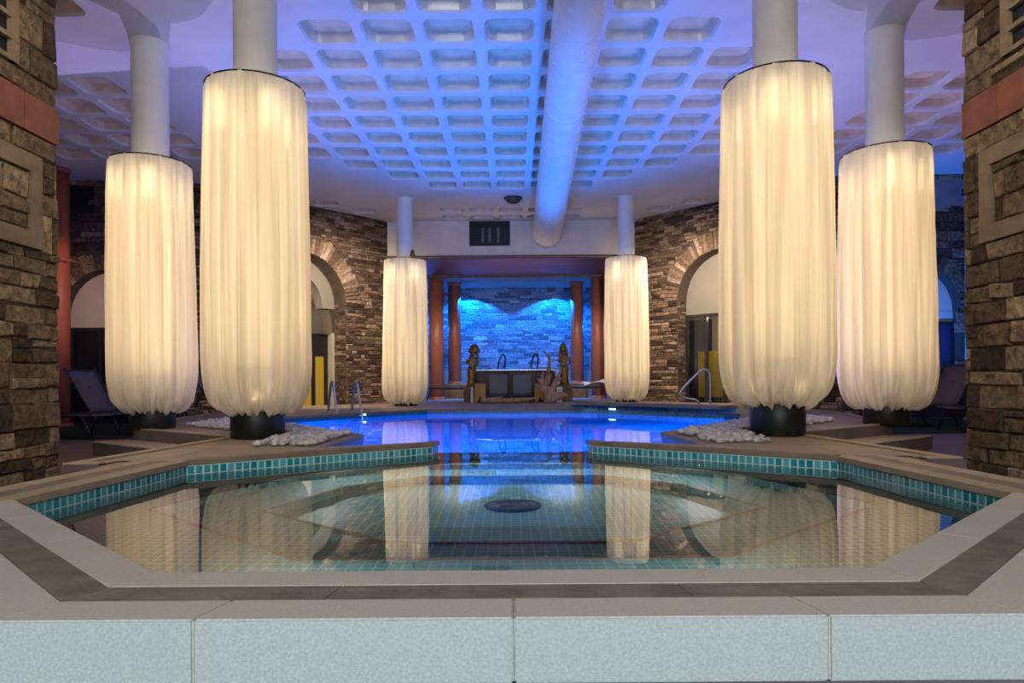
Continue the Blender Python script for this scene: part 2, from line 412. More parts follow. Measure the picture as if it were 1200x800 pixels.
def stone_wall(name, P, u0, u1, v0, v1, size, m, back, skip=None, extra=(), seed=1, gap=.008, prot=.03, named='structure', tonefn=None, parent=None):
    rnd = random.Random(seed); bm = bmesh.new(); lay = bm.loops.layers.color.new('tone')
    for a, b, c, d in courses(u0, u1, v0, v1, *size, rnd):
        if skip and skip((a+b)/2, (c+d)/2, a, b, c, d): continue
        t = min(1, max(0, rnd.gauss(.5, .2)))
        if rnd.random() < .05: t = rnd.uniform(0, .12)
        if rnd.random() < .03: t = .95
        stone(bm, P, [(a, c), (b, c), (b, d), (a, d)], gap, prot, rnd, t, lay)
    for q in extra: stone(bm, P, q, gap, prot, rnd, min(1, max(0, rnd.gauss(.55, .15))), lay)
    return bm

def wallframe(A, d, n):
    A, d, n = Vector(A), Vector(d).normalized(), Vector(n).normalized()
    return lambda u, v, k: (A.x+d.x*u+n.x*k, A.y+d.y*u+n.y*k, v)

def arch_pts(uc, rad, spring, floor, n=24):
    return [(uc-rad, floor)]+[(uc-rad*math.cos(PI*i/n), spring+rad*math.sin(PI*i/n)) for i in range(n+1)]+[(uc+rad, floor)]
def wall_plane_with_arch(bm, P, u0, u1, v0, v1, ap, k=0):
    vs = []
    out = [(u0, v0), (ap[0][0], v0)]+ap[1:-1]+[(ap[-1][0], v0), (u1, v0), (u1, v1), (u0, v1)]
    L = [Vector((a, b, 0)) for a, b in out]; V = [bm.verts.new(P(a, b, k)) for a, b in out]
    for t in tessellate_polygon([L]): bm.faces.new([V[i] for i in t])
def reveal(bm, P, ap, k0, k1):
    for a, b in zip(ap, ap[1:]):
        bm.faces.new([bm.verts.new(P(*q)) for q in ((*a, k0), (*b, k0), (*b, k1), (*a, k1))])
def voussoirs(uc, r0, r1, spring, n, rnd):
    q = []
    for i in range(n):
        a0, a1 = PI*i/n, PI*(i+1)/n; rr = r1+rnd.uniform(-.06, .06)
        q.append([(uc-r0*math.cos(a0), spring+r0*math.sin(a0)), (uc-r0*math.cos(a1), spring+r0*math.sin(a1)),
                  (uc-rr*math.cos(a1), spring+rr*math.sin(a1)), (uc-rr*math.cos(a0), spring+rr*math.sin(a0))])
    return q

CEIL = 4.25; LOW = -.25
SMALL = (.04, .105, .07, .30)
A_ = (2.9, 16.0); B_ = (6.1, 12.6)
def side_walls(sx, side):
    # wall between lintel and bay, with the big arch
    L = math.hypot(3.2, 3.4); d = (sx*3.2/L, -3.4/L); n = (-sx*.728, -.685)
    P = wallframe((sx*A_[0], A_[1]), d, n); uc, rad, spring = 2.15, 1.0, 2.25
    ap = arch_pts(uc, rad, spring, LOW)
    rnd = random.Random(3+sx)
    def skip(u, v, *_):
        if v < spring: return abs(u-uc) < rad+.02
        return math.hypot(u-uc, v-spring) < rad+.36
    # stones that straddle the jamb are trimmed by stacking the jamb on its own
    def mk(u0, u1, v0, v1, seed, **k): return stone_wall('w', P, u0, u1, v0, v1, SMALL, None, None, seed=seed, **k)
    bm = mk(0, uc-rad, LOW, spring, 11+sx)
    lay = bm.loops.layers.color['tone']
    def add(u0, u1, v0, v1, seed, skip=None):
        r2 = random.Random(seed)
        for a, b, c, e in courses(u0, u1, v0, v1, *SMALL, r2):
            if skip and skip((a+b)/2, (c+e)/2): continue
            t = min(1, max(0, r2.gauss(.5, .2)))
            if r2.random() < .06: t = r2.uniform(0, .12)
            stone(bm, P, [(a, c), (b, c), (b, e), (a, e)], .007, .03, r2, t, lay)
    add(uc+rad, L, LOW, spring, 21+sx); add(0, L, spring, CEIL, 31+sx, skip)
    for q in voussoirs(uc, rad, rad+.38, spring, 44, rnd): stone(bm, P, q, .006, .045, rnd, min(1, max(0, rnd.gauss(.55, .15))), lay)
    # stones of the reveal
    for sgn, uu in ((1, uc-rad), (-1, uc+rad)):
        Pr = (lambda uu, sgn: lambda a, v, k: P(uu+sgn*k*.5, v, -a))(uu, sgn)
        for a, b, c, e in courses(0, .45, LOW, spring, *SMALL, rnd): stone(bm, Pr, [(a, c), (b, c), (b, e), (a, e)], .006, .02, rnd, min(1, max(0, rnd.gauss(.4, .2))), lay)
    w_ = struct('wall_'+side+'_arch', bm, M['rubble'])
    bm = bmesh.new(); wall_plane_with_arch(bm, P, 0, L, LOW, CEIL, ap, 0); reveal(bm, P, ap, 0, -.45)
    struct('wall_'+side+'_arch_mortar', bm, M['mortar'])
    # bay wall with its lower arch
    P2 = wallframe((sx*B_[0], B_[1]), (sx, 0), (0, -1)); u2, r2_, s2 = 1.35, .85, 1.75; ap2 = arch_pts(u2, r2_, s2, LOW)
    def skip2(u, v, a=0, b=0, *_):
        if 3.62 < v < 4.18 and ((.25 < u < 1.05) or (1.55 < u < 2.3) or (2.9 < u < 3.5)): return True
        if v < s2: return abs(u-u2) < r2_
        return math.hypot(u-u2, v-s2) < r2_+.3
    bm = stone_wall('w', P2, 0, 4, LOW, CEIL, (.09, .2, .18, .5), None, None, skip=skip2, extra=voussoirs(u2, r2_, r2_+.32, s2, 26, rnd), seed=41+sx)
    struct('wall_'+side+'_bay', bm, M['rubble'])
    bm = bmesh.new(); wall_plane_with_arch(bm, P2, 0, 4, LOW, CEIL, ap2, 0); reveal(bm, P2, ap2, 0, -.3)
    struct('wall_'+side+'_bay_mortar', bm, M['mortar'])
    return P, P2, (uc, rad, spring), (u2, r2_, s2)
PL, PL2, ARCH, BAY = side_walls(-1, 'left')
PR, PR2, _, _ = side_walls(1, 'right')

def quadbox(bm, P, u0, u1, v0, v1, k0, k1, mi=0):
    c = [bm.verts.new(P(u, v, k)) for k in (k0, k1) for u, v in ((u0, v0), (u1, v0), (u1, v1), (u0, v1))]
    for f in ((0, 1, 2, 3), (4, 5, 6, 7), (0, 1, 5, 4), (1, 2, 6, 5), (2, 3, 7, 6), (3, 0, 4, 7)):
        bm.faces.new([c[i] for i in f]).material_index = mi
def half_disc(bm, P, uc, rad, v0, k, n=24):
    bm.faces.new([bm.verts.new(P(uc-rad*math.cos(PI*i/n), v0+rad*math.sin(PI*i/n), k)) for i in range(n+1)])

# --- left arch: white inner arch, dim lobby, dark door with amber panes
uc, rad, spring = ARCH
def prism_arch_ring(bm, P, uc, r0, r1, spring, v0, k0, k1):
    a = arch_pts(uc, r0, spring, v0); b = arch_pts(uc, r1, spring, v0)
    for i in range(len(a)-1):
        for k in (k0, k1): bm.faces.new([bm.verts.new(P(*q, k)) for q in (a[i], a[i+1], b[i+1], b[i])])
        bm.faces.new([bm.verts.new(P(*q)) for q in ((*a[i], k0), (*a[i+1], k0), (*a[i+1], k1), (*a[i], k1))])
bm = bmesh.new(); prism_arch_ring(bm, PL, uc, rad-.30, rad+.02, spring-.05, spring-.1, -.46, -.75)
struct('trim_1', bm, M['grey_plaster'])
bm = bmesh.new(); wall_plane_with_arch(bm, PL, uc-2.3, uc+1.4, LOW, spring+1.2, arch_pts(uc-.78, .72, 1.85, LOW), -1.35)
reveal(bm, PL, arch_pts(uc-.78, .72, 1.85, LOW), -1.35, -1.75)
quadbox(bm, PL, uc-2.4, uc-2.25, LOW, spring+1.2, -.46, -1.35); quadbox(bm, PL, uc+1.02, uc+1.4, LOW, spring+1.2, -.46, -1.35)
bm.faces.new([bm.verts.new(PL(*q)) for q in ((uc-2.3, spring+1.1, -.46), (uc+1.4, spring+1.1, -.46), (uc+1.4, spring+1.1, -1.35), (uc-2.3, spring+1.1, -1.35))])
bm.faces.new([bm.verts.new(PL(*q)) for q in ((uc-2.3, LOW, -1.76), (uc+1.4, LOW, -1.76), (uc+1.4, spring+1.2, -1.76), (uc-2.3, spring+1.2, -1.76))])
struct('wall_lobby', bm, M['cream'])
d_ = bmesh.new()
for u in (uc-1.50, uc-1.16, uc-.76, uc-.18): quadbox(d_, PL, u, u+.10, LOW, 1.62, -1.55, -1.62)
quadbox(d_, PL, uc-1.52, uc-.04, 1.12, 1.66, -1.54, -1.61)
door = struct('door_1', d_, M['frame'])
for a, b in ((uc-1.40, uc-1.16), (uc-1.06, uc-.76), (uc-.66, uc-.18)):
    g = bmesh.new(); quadbox(g, PL, a, b, LOW+.03, 1.12, -1.57, -1.60); link('amber_pane', g, M['dimyellow'], door)
# --- right arch: cream lunette over a glazed screen with a yellow cabinet behind
bm = bmesh.new(); half_disc(bm, PR, uc, rad+.02, spring, -.36)
quadbox(bm, PR, uc-rad, uc+rad, 1.92, spring, -.34, -.38)
struct('wall_lunette', bm, M['grey_plaster'])
bm = bmesh.new()
for u in (uc-rad, uc-.52, uc-.08, uc+.42, uc+.94): quadbox(bm, PR, u, u+.06, LOW, 1.92, -.30, -.38)
quadbox(bm, PR, uc-rad, uc+rad, 1.87, 1.94, -.29, -.38); quadbox(bm, PR, uc-rad, uc+rad, LOW, LOW+.1, -.30, -.38)
win = struct('window_1', bm, M['frame'])
for a, b in ((uc-.94, uc-.52), (uc-.46, uc-.08), (uc-.02, uc+.42), (uc+.48, uc+.94)):
    g = bmesh.new(); quadbox(g, PR, a, b, LOW+.1, 1.87, -.335, -.345); link('pane', g, M['glass'], win)
bm = bmesh.new()
for q in (((uc-2.2, -.5), (uc-2.2, -2.0)), ((uc-2.2, -2.0), (uc+1.3, -2.0)), ((uc+1.3, -2.0), (uc+1.3, -.5))):
    (a, k0), (b, k1) = q
    bm.faces.new([bm.verts.new(PR(*z)) for z in ((a, LOW, k0), (b, LOW, k1), (b, 2.2, k1), (a, 2.2, k0))])
bm.faces.new([bm.verts.new(PR(*z)) for z in ((uc-2.2, 2.2, -.4), (uc+1.3, 2.2, -.4), (uc+1.3, 2.2, -2), (uc-2.2, 2.2, -2))])
struct('wall_room_beyond', bm, M['cream'])
g = bmesh.new(); quadbox(g, PR, uc-.95, uc-.55, .10, 1.14, -.75, -1.15)
cab = link('cabinet', g, M['cabinet_yellow']); tag(cab, 'tall yellow cabinet behind the glazed screen in the right arch', 'cabinet')
g = bmesh.new(); quadbox(g, PR, uc-.93, uc-.57, LOW, .10, -.78, -1.12); link('plinth', g, M['black'], cab)
for v in (.3, .5, .7, .9): 
    g = bmesh.new(); quadbox(g, PR, uc-.78, uc-.72, v, v+.06, -.74, -.75); link('handle', g, M['black'], cab)
g = bmesh.new(); quadbox(g, PR, uc-1.75, uc-1.15, LOW, 1.95, -1.6, -1.7); struct('door_2', g, M['indigo'])
point('fill_beyond_screen', PR(uc-.3, 1.9, -.55), 12, WARM, .001)  # added unseen light in the room behind the screen
point('lobby_fill', PL(uc-.3, 2.9, -.9), 7, (1, .82, .6), .001)  # added unseen light inside the lobby
# --- bay arches: dark glazed doors under a plain lunette
u2, r2_, s2 = BAY
for P2, nm, m_ in ((PL2, 3, M['cream']), (PR2, 4, M['cream'])):
    bm = bmesh.new(); half_disc(bm, P2, u2, r2_, s2, -.25); quadbox(bm, P2, u2-r2_, u2+r2_, s2-.2, s2, -.24, -.27)
    struct('wall_bay_lunette_%d' % (nm-2), bm, m_)
    bm = bmesh.new()
    for u in (u2-r2_, u2-.3, u2+.24, u2+r2_-.06): quadbox(bm, P2, u, u+.06, LOW, s2-.2, -.2, -.27)
    quadbox(bm, P2, u2-r2_, u2+r2_, s2-.27, s2-.2, -.19, -.27)
    dr = struct('door_%d' % nm, bm, M['frame'])
    for a, b in ((u2-r2_+.06, u2-.3), (u2-.24, u2+.24), (u2+.3, u2+r2_-.06)):
        g = bmesh.new(); quadbox(g, P2, a, b, LOW, s2-.27, -.235, -.245); link('panel', g, M['indigo'] if P2 is PR2 else M['black'], dr)
    for i, u in enumerate((.28, 1.58, 2.92)):
        bm = bmesh.new(); quadbox(bm, P2, u, u+.7-(.1 if i == 2 else 0), 3.64, 4.16, .0, .02)
        struct('window_%d' % (nm*3+i-7), bm, M['black'] if P2 is PL2 else M['dark_plaster'])

# ------------------------------------------------------------------ ceiling with coffers
def coffered(k, r):
    y = 6.7+.64*r
    if -6 <= k <= 6:
        lim = {0: 2, 1: 3, 2: 4, 8: 4, 9: 3, 10: 2}
        if 0 <= r <= 10: return abs(k) <= lim.get(r, 5)
        if -5 <= r <= -2: return abs(k) <= 5
    ak = abs(k)
    if r == 0: return ak in (7, 8, 9)
    if 3 <= r <= 7: return ak >= 8
    return False
def ceiling():
    bm = bmesh.new(); px, py, op, dep = .65, .64, .275, .13
    def ring(cx, cy, hx, hy, z, rad, n=5):
        vs = []
        for qx, qy, a0 in ((1, 1, 0), (-1, 1, PI/2), (-1, -1, PI), (1, -1, 1.5*PI)):
            for i in range(n):
                a = a0+PI/2*i/(n-1)
                vs.append(bm.verts.new((cx+qx*(hx-rad)+rad*math.cos(a), cy+qy*(hy-rad)+rad*math.sin(a), z)))
        return vs
    def cell(cx, cy, hx, hy, cof, ox=op, oy=op):
        c = [bm.verts.new((cx+a*hx, cy+b*hy, CEIL)) for a, b in ((1, 1), (-1, 1), (-1, -1), (1, -1))]
        if not cof: bm.faces.new(c); return
        n = 5; r0 = ring(cx, cy, ox, oy, CEIL, min(.12, oy*.45)); r1 = ring(cx, cy, ox*.93, oy*.93, CEIL+.03, min(.115, oy*.45)); r2 = ring(cx, cy, ox*.80, oy*.80, CEIL+dep, min(.09, oy*.4))
        N = len(r0)
        for q in range(4):
            for i in range(n-1): bm.faces.new((c[q], r0[q*n+i+1], r0[q*n+i]))
            bm.faces.new((c[q], c[(q+1) % 4], r0[((q+1)*n) % N], r0[q*n+n-1]))
        for i in range(N):
            j = (i+1) % N
            bm.faces.new((r0[i], r0[j], r1[j], r1[i]))
            f = bm.faces.new((r1[i], r1[j], r2[j], r2[i])); f.material_index = 1
        f = bm.faces.new(r2); f.material_index = 1
    for k in range(-16, 17):
        for r in range(-17, 12): cell(k*px, 6.7+.64*r, px/2, py/2, coffered(k, r))
        y0 = 6.7+.64*11.5
        for i in range(4):
            cell(k*px, y0+.32+i*.64, px/2, .32, i == 1 and abs(k) <= 2 or i == 2 and abs(k) <= 2 or i == 1 and abs(k) == 5 or i == 0 and abs(k) == 6, op, .22)
    bmesh.ops.remove_doubles(bm, verts=bm.verts[:], dist=.0005)
    o = struct('ceiling', bm, [M['ceiling'], M['coffer']])
    return o
ceiling()

# ------------------------------------------------------------------ lintel wall, alcove
def simple_box(name, c, s, m, **k):
    bm = bmesh.new(); box(bm, c, s); return struct(name, bm, m, **k)
simple_box('wall_lintel', (0, 16.12, 3.82), (5.9, .24, .88), M['plaster'])
simple_box('trim_2', (0, 15.985, 3.375), (5.9, .03, .03), M['wood'])
bm = bmesh.new()
for i in range(9):      # soffit boards
    box(bm, (0, 16.15+i*.29, 3.39), (5.9, .275, .03))
box(bm, (0, 17.4, 3.42), (5.9, 2.9, .03))
struct('trim_3', bm, M['wood'])
simple_box('ceiling_alcove', (0, 20.0, 3.40), (6.2, 2.8, .04), M['dark_plaster'])
simple_box('trim_4', (0, 18.66, 3.355), (5.9, .1, .06), M['bar_wood'])
Pa = wallframe((-3.1, 21.2), (1, 0), (0, -1))
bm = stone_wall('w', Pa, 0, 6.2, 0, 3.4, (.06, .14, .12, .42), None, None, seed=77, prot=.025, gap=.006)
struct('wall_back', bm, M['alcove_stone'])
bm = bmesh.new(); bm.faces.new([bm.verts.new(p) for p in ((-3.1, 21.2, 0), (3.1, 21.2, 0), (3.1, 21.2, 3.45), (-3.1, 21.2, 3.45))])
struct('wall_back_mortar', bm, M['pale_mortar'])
simple_box('baseboard_back', (0, 21.08, .42), (6.0, .08, .84), M['dark_plaster'])
for sx, nm in ((-1, 'left'), (1, 'right')):
    simple_box('wall_alcove_'+nm, (sx*3.0, 18.65, 1.7), (.16, 5.1, 3.44), M['dark_plaster'])
    # outer side walls of the hall
    simple_box('wall_'+nm, (sx*10.15, 5, 2), (.2, 18, 4.6), M['cream'])
bm = bmesh.new()
for c, sz in (((0, -3.95, 3.06), (5.3, .1, .1)), ((0, -3.95, 1.14), (5.3, .1, .1)), ((-2.6, -3.95, 2.1), (.1, .1, 2.0)), ((2.6, -3.95, 2.1), (.1, .1, 2.0))): box(bm, c, sz)
struct('window_8', bm, M['frame'])  # assumed window frame, put round the added daylight area
simple_box('wall_front', (0, -4.1, 2), (20.5, .2, 4.6), M['cream'])

# ------------------------------------------------------------------ floors, deck, basin and pool
SL, VL, FL = (-2.10, 4.40), (-2.17, 2.95), (-.953, 1.794)
INNER = [SL, VL, FL, (-FL[0], FL[1]), (-VL[0], VL[1]), (-SL[0], SL[1])]     # travel left -> right along the near side
TIP_I, TIP_O, ROOT = (-.65, 5.55), (-.62, 5.69), (-1.46, 5.25)
POOL_L = [TIP_O, ROOT, (-1.41, 6.45), (-2.83, 8.5), (-3.3, 9.8), (-2.07, 11.5), (-1.5, 12.1)]
deck_outer_L = [(-2.55, 4.40), (-2.55, 4.20), (-2.77, 4.20), (-2.58, 6.28), (-2.72, 6.36), (-4.12, 7.42), (-4.75, 9.6), (-5.1, 13.66), (-2.9, 16.0), (-2.9, 21.1)]
hole = [SL, TIP_I]+POOL_L+mirror([TIP_I]+POOL_L)+[(-SL[0], SL[1])]
deck_poly = deck_outer_L+mirror(deck_outer_L)+list(reversed(hole))
def xy_uv(c, f): return (c.x+50, c.y+50)
bm = bmesh.new(); poly(bm, deck_poly, 0); uvs_planar(bm, xy_uv)
struct('pool_deck', bm, M['deck'], recalc=False)
bm = bmesh.new()
for pts in (deck_outer_L[1:9], mirror(deck_outer_L[1:9])): ribbon(bm, pts, -.26, 0)
struct('deck_risers', bm, M['riser'])
bm = bmesh.new()
for sx in (-1, 1): box(bm, (sx*2.54, 4.42, -.135), (.44, .42, .256))
struct('deck_corner_block', bm, M['deck_plain'])
# border strips of paler stone along the deck's outer edge
bm = bmesh.new()
for sgn in (1, -1):
    pts = [(x*1, y) for x, y in deck_outer_L[1:8]]
    inn = offset(pts, -.085)
    for i in range(len(pts)-1):
        a, b, c, d = pts[i], pts[i+1], inn[i+1], inn[i]
        vs = [bm.verts.new((sgn*p[0], p[1], z)) for z in (.002, .012) for p in (a, b, c, d)]
        for f in ((4, 5, 6, 7), (0, 1, 5, 4), (1, 2, 6, 5), (2, 3, 7, 6), (3, 0, 4, 7)): bm.faces.new([vs[k] for k in f])
struct('trim_5', bm, M['border'])
# coping lips along the basin wall and the pool's edge
def lip(bm, pts, wdt, side, z0=-.03, z1=.004, over=.012):
    a = offset(pts, -side*over); b = offset(pts, side*wdt)
    for i in range(len(pts)-1):
        q = [a[i], a[i+1], b[i+1], b[i]]
        vs = [bm.verts.new((*p, z)) for z in (z0, z1) for p in q]
        for f in ((0, 1, 2, 3), (4, 5, 6, 7), (0, 1, 5, 4), (2, 3, 7, 6), (3, 0, 4, 7), (1, 2, 6, 5)): bm.faces.new([vs[k] for k in f])
bm = bmesh.new()
lip(bm, [SL, TIP_I, TIP_O], .07, 1); lip(bm, mirror([SL, TIP_I, TIP_O]), .07, 1)
struct('trim_6', bm, M['deck_plain'])
bm = bmesh.new(); PE = POOL_L[1:]; lip(bm, PE+mirror(PE), .12, 1, -.035, .003)
struct('trim_7', bm, M['deck_plain'])

# kerb rings round the near side of the basin, one slab at a time
def lerp(a, b, t): return (a[0]+(b[0]-a[0])*t, a[1]+(b[1]-a[1])*t)
def ring_slabs(o0, o1, joints, z0, z1, m, name, gap=.0006, bev=.002, side_mat=None):
    a, b = offset(INNER, -o0), offset(INNER, -o1); bm = bmesh.new()
    for i in range(len(a)-1):
        L = math.hypot(b[i+1][0]-b[i][0], b[i+1][1]-b[i][1]); cuts = [0]+joints.get(i, [])+[1]
        for t0, t1 in zip(cuts, cuts[1:]):
            g0, g1 = t0+gap/L, t1-gap/L
            q = [lerp(a[i], a[i+1], g0), lerp(a[i], a[i+1], g1), lerp(b[i], b[i+1], g1), lerp(b[i], b[i+1], g0)]
            vs = [bm.verts.new((*p, z)) for z in (z0, z1) for p in q]
            for f in ((0, 1, 2, 3), (4, 5, 6, 7), (0, 1, 5, 4), (1, 2, 6, 5), (2, 3, 7, 6), (3, 0, 4, 7)): bm.faces.new([vs[k] for k in f])
    bmesh.ops.recalc_face_normals(bm, faces=bm.faces)
    if bev: bmesh.ops.bevel(bm, geom=bm.edges[:], offset=bev, segments=2, affect='EDGES')
    if not side_mat:
        for f in bm.faces:
            if f.calc_center_median().y > 3.0: f.material_index = 1
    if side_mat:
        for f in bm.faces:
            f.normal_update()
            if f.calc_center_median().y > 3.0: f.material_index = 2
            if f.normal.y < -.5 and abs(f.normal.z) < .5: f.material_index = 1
    return struct(name, bm, [m]+([side_mat] if side_mat else [])+[M['border'] if m is not M['slate'] else M['deck_plain']])
ring_slabs(-.012, .112, {0: [.5], 1: [.3, .62], 2: [.06, .93], 3: [.35, .7], 4: [.5]}, -.035, 0, M['light_stone'], 'trim_8')
ring_slabs(.112, .222, {0: [.4], 1: [.45], 2: [.29, .70], 3: [.55], 4: [.6]}, -.035, -.001, M['slate'], 'trim_9')
ring_slabs(.222, .352, {0: [.6], 1: [.28, .7], 2: [.19, .5, .805], 3: [.28, .7], 4: [.5]}, -.14, 0, M['light_stone'], 'kerb', bev=.004, side_mat=M['cool_lit_face'])
ring_slabs(.352, .452, {0: [.5], 4: [.5]}, -.25, -.14, M['grey_floor'], 'kerb_foot', bev=0)

# basin shell: mosaic walls, two steps down to a round drain
def shell(name, m, parts, fl):
    bm = bmesh.new(); bm.loops.layers.uv.verify()
    for pts, z0, z1, closed in parts: ribbon(bm, pts, z0, z1, closed)
    n0 = len(bm.faces); bm.faces.ensure_lookup_table(); uv = bm.loops.layers.uv.verify()
    for outer, z, holes in fl:
        for f in poly(bm, outer, z, holes):
            for l in f.loops: l[uv].uv = (l.vert.co.x+50.01, l.vert.co.y+50)
    return struct(name, bm, m)
NEARWALL = [TIP_I]+INNER[:6]+[(-TIP_I[0], TIP_I[1])]
HEX1 = [(-.82, 2.62), (.82, 2.62), (1.86, 3.52), (1.50, 4.62), (.72, 5.18), (-.72, 5.18), (-1.50, 4.62), (-1.86, 3.52)]
HEX2 = [(-.56, 3.10), (.56, 3.10), (1.34, 3.70), (1.10, 4.42), (.6, 4.85), (-.6, 4.85), (-1.10, 4.42), (-1.34, 3.70)]
bm = bmesh.new(); uvl = bm.loops.layers.uv.verify()
for pts in ([SL, TIP_I], mirror([SL, TIP_I]), [SL, VL, FL], mirror([SL, VL, FL]), [FL, (-FL[0], FL[1])]): ribbon(bm, pts, -.206, -.032)
for pts in ([TIP_I, TIP_O], mirror([TIP_I, TIP_O])): ribbon(bm, pts, -.206, -.032)
struct('basin_wall_mosaic', bm, M['band'])
D1, D2, D3 = -.42, -.64, -.84
shell('basin_shell', M['basin'], [(NEARWALL, D1, -.2, False), ([TIP_I, (.65, 5.55)], D1, -.16, False), (HEX1, D2, D1, True), (HEX2, D3, D2, True)],
      [(NEARWALL, D1, [HEX1]), (HEX1, D2, [HEX2]), (HEX2, D3, [])])
bm = bmesh.new()
for hx, z in ((HEX1, D1), (HEX2, D2)):
    n = len(hx); c = Vector((0, 3.95))
    for i in range(n):
        a, b = Vector(hx[i]), Vector(hx[(i+1) % n])
        a2, b2 = a+(a-c).normalized()*.03, b+(b-c).normalized()*.03
        vs = [bm.verts.new((p.x, p.y, zz)) for zz in (z+.001, z+.008) for p in (a, b, b2, a2)]
        for f in ((4, 5, 6, 7), (0, 1, 5, 4), (2, 3, 7, 6)): bm.faces.new([vs[k] for k in f])
struct('trim_10', bm, M['nosing'])
bm = lathe([(.0, .0), (.17, 0), (.17, .012), (.13, .02), (0.001, .02)], 40, False)
dr = link('floor_drain', bm, M['black'], None, True); dr.location = (0, 4.05, D3); tag(dr, 'round dark drain in the middle of the basin floor', 'drain')
link('grating', lathe([(.10, .019), (.102, .025), (.125, .025), (.127, .019)], 40, False), M['dark_metal'], dr)
# main pool
POOLRING = POOL_L+mirror(POOL_L)
bm = bmesh.new(); ribbon(bm, POOL_L+mirror(POOL_L), -1.3, -.02)
ribbon(bm, [TIP_O, (.62, 5.69)], -1.3, -.15)
uv = bm.loops.layers.uv.verify()
for f in poly(bm, POOLRING, -1.3):
    for l in f.loops: l[uv].uv = (l.vert.co.x+50, l.vert.co.y+50)
struct('pool_shell', bm, M['pooltile'])
bm = bmesh.new(); box(bm, (0, 5.62, -.155), (1.3, .14, .05)); struct('pool_weir', bm, M['deck_plain'])
# raised mosaic rim on the far right of the pool
RIM = [(1.05, 12.15), (1.5, 12.02), (2.07, 11.4), (2.9, 10.3), (3.25, 9.9)]
bm = bmesh.new(); ribbon(bm, RIM, -.12, .085); ribbon(bm, [(1.05, 12.5), (1.05, 12.15)], -.12, .085)
struct('pool_rim', bm, M['rimtile'])
bm = bmesh.new(); lip(bm, [(1.02, 12.17)]+RIM[1:], .45, -1, .08, .125, .03); rc = struct('pool_rim_coping', bm, M['deck_plain'])
# water: one sheet across basin and pool
bm = bmesh.new(); poly(bm, INNER[:6]+[(.65, 5.55)]+[(.62, 5.69), (1.46, 5.25)]+[(-x, y) for x, y in POOL_L[2:]]+list(reversed(POOL_L[1:]))+[TIP_O, TIP_I], -.09)
wt = struct('water', bm, M['water'], recalc=False)

# lower floor with a hole under the deck, front floor, carpets, steps
kerb_out = offset(INNER, -.40)
deckhole = [kerb_out[0]]+kerb_out[1:5]+[kerb_out[5]]+mirror(deck_outer_L[2:])[0:0]
hull = list(reversed([(x*.995, y) for x, y in deck_outer_L[1:]]))
hullL = [(-2.9, 21.1), (-2.9, 16.0), (-5.0, 13.6), (-4.65, 9.6), (-4.05, 7.42), (-2.65, 6.36), (-2.5, 6.28), (-2.7, 4.25), (-2.5, 4.25)]
hole2 = hullL+[kerb_out[1], kerb_out[2], kerb_out[3], kerb_out[4]]+mirror(hullL)
bm = bmesh.new(); poly(bm, [(-10.1, -4), (10.1, -4), (10.1, 21.3), (-10.1, 21.3)], LOW, [hole2]); uvs_planar(bm, xy_uv)
struct('floor', bm, M['floor'], recalc=False)
bm = bmesh.new(); box(bm, (0, -.45, -.195), (4.6, 3.8, .109)); struct('floor_front', bm, M['grey_floor'])
for sx, nm in ((-1, 'left'), (1, 'right')):
    bm = bmesh.new(); poly(bm, [(sx*4.85, 9.2), (sx*9.8, 9.0), (sx*9.8, 12.5), (sx*5.2, 12.7)], LOW+.006); struct('carpet_'+nm, bm, M['turf'], recalc=False)
    # lower step in front of the column platform
    a, b = Vector((-2.72, 6.36)), Vector((-4.12, 7.42)); dv = (b-a).normalized(); n = Vector((-dv.y, dv.x))
    if n.y > 0: n = -n
    p = [a+dv*-.1, b+dv*.12, b+dv*.12+n*.36, a-dv*.1+n*.36]
    bm = bmesh.new()
    vs = [bm.verts.new((sx*-1*q.x if sx > 0 else q.x, q.y, z)) for z in (LOW, -.12) for q in p]
    for f in ((4, 5, 6, 7), (0, 1, 5, 4), (1, 2, 6, 5), (2, 3, 7, 6), (3, 0, 4, 7)): bm.faces.new([vs[k] for k in f])
    st = struct('step_'+nm, bm, M['riser'])
    bm = bmesh.new(); q = [a-dv*.1, b+dv*.12, b+dv*.12+n*.365, a-dv*.1+n*.365]
    fl = [bm.verts.new(((-v.x if sx > 0 else v.x), v.y, z)) for z in (-.12, -.112) for v in q]
    for f in ((4, 5, 6, 7), (0, 1, 5, 4), (1, 2, 6, 5), (2, 3, 7, 6), (3, 0, 4, 7)): bm.faces.new([fl[k] for k in f])
    struct('step_tread_'+nm, bm, M['border'])

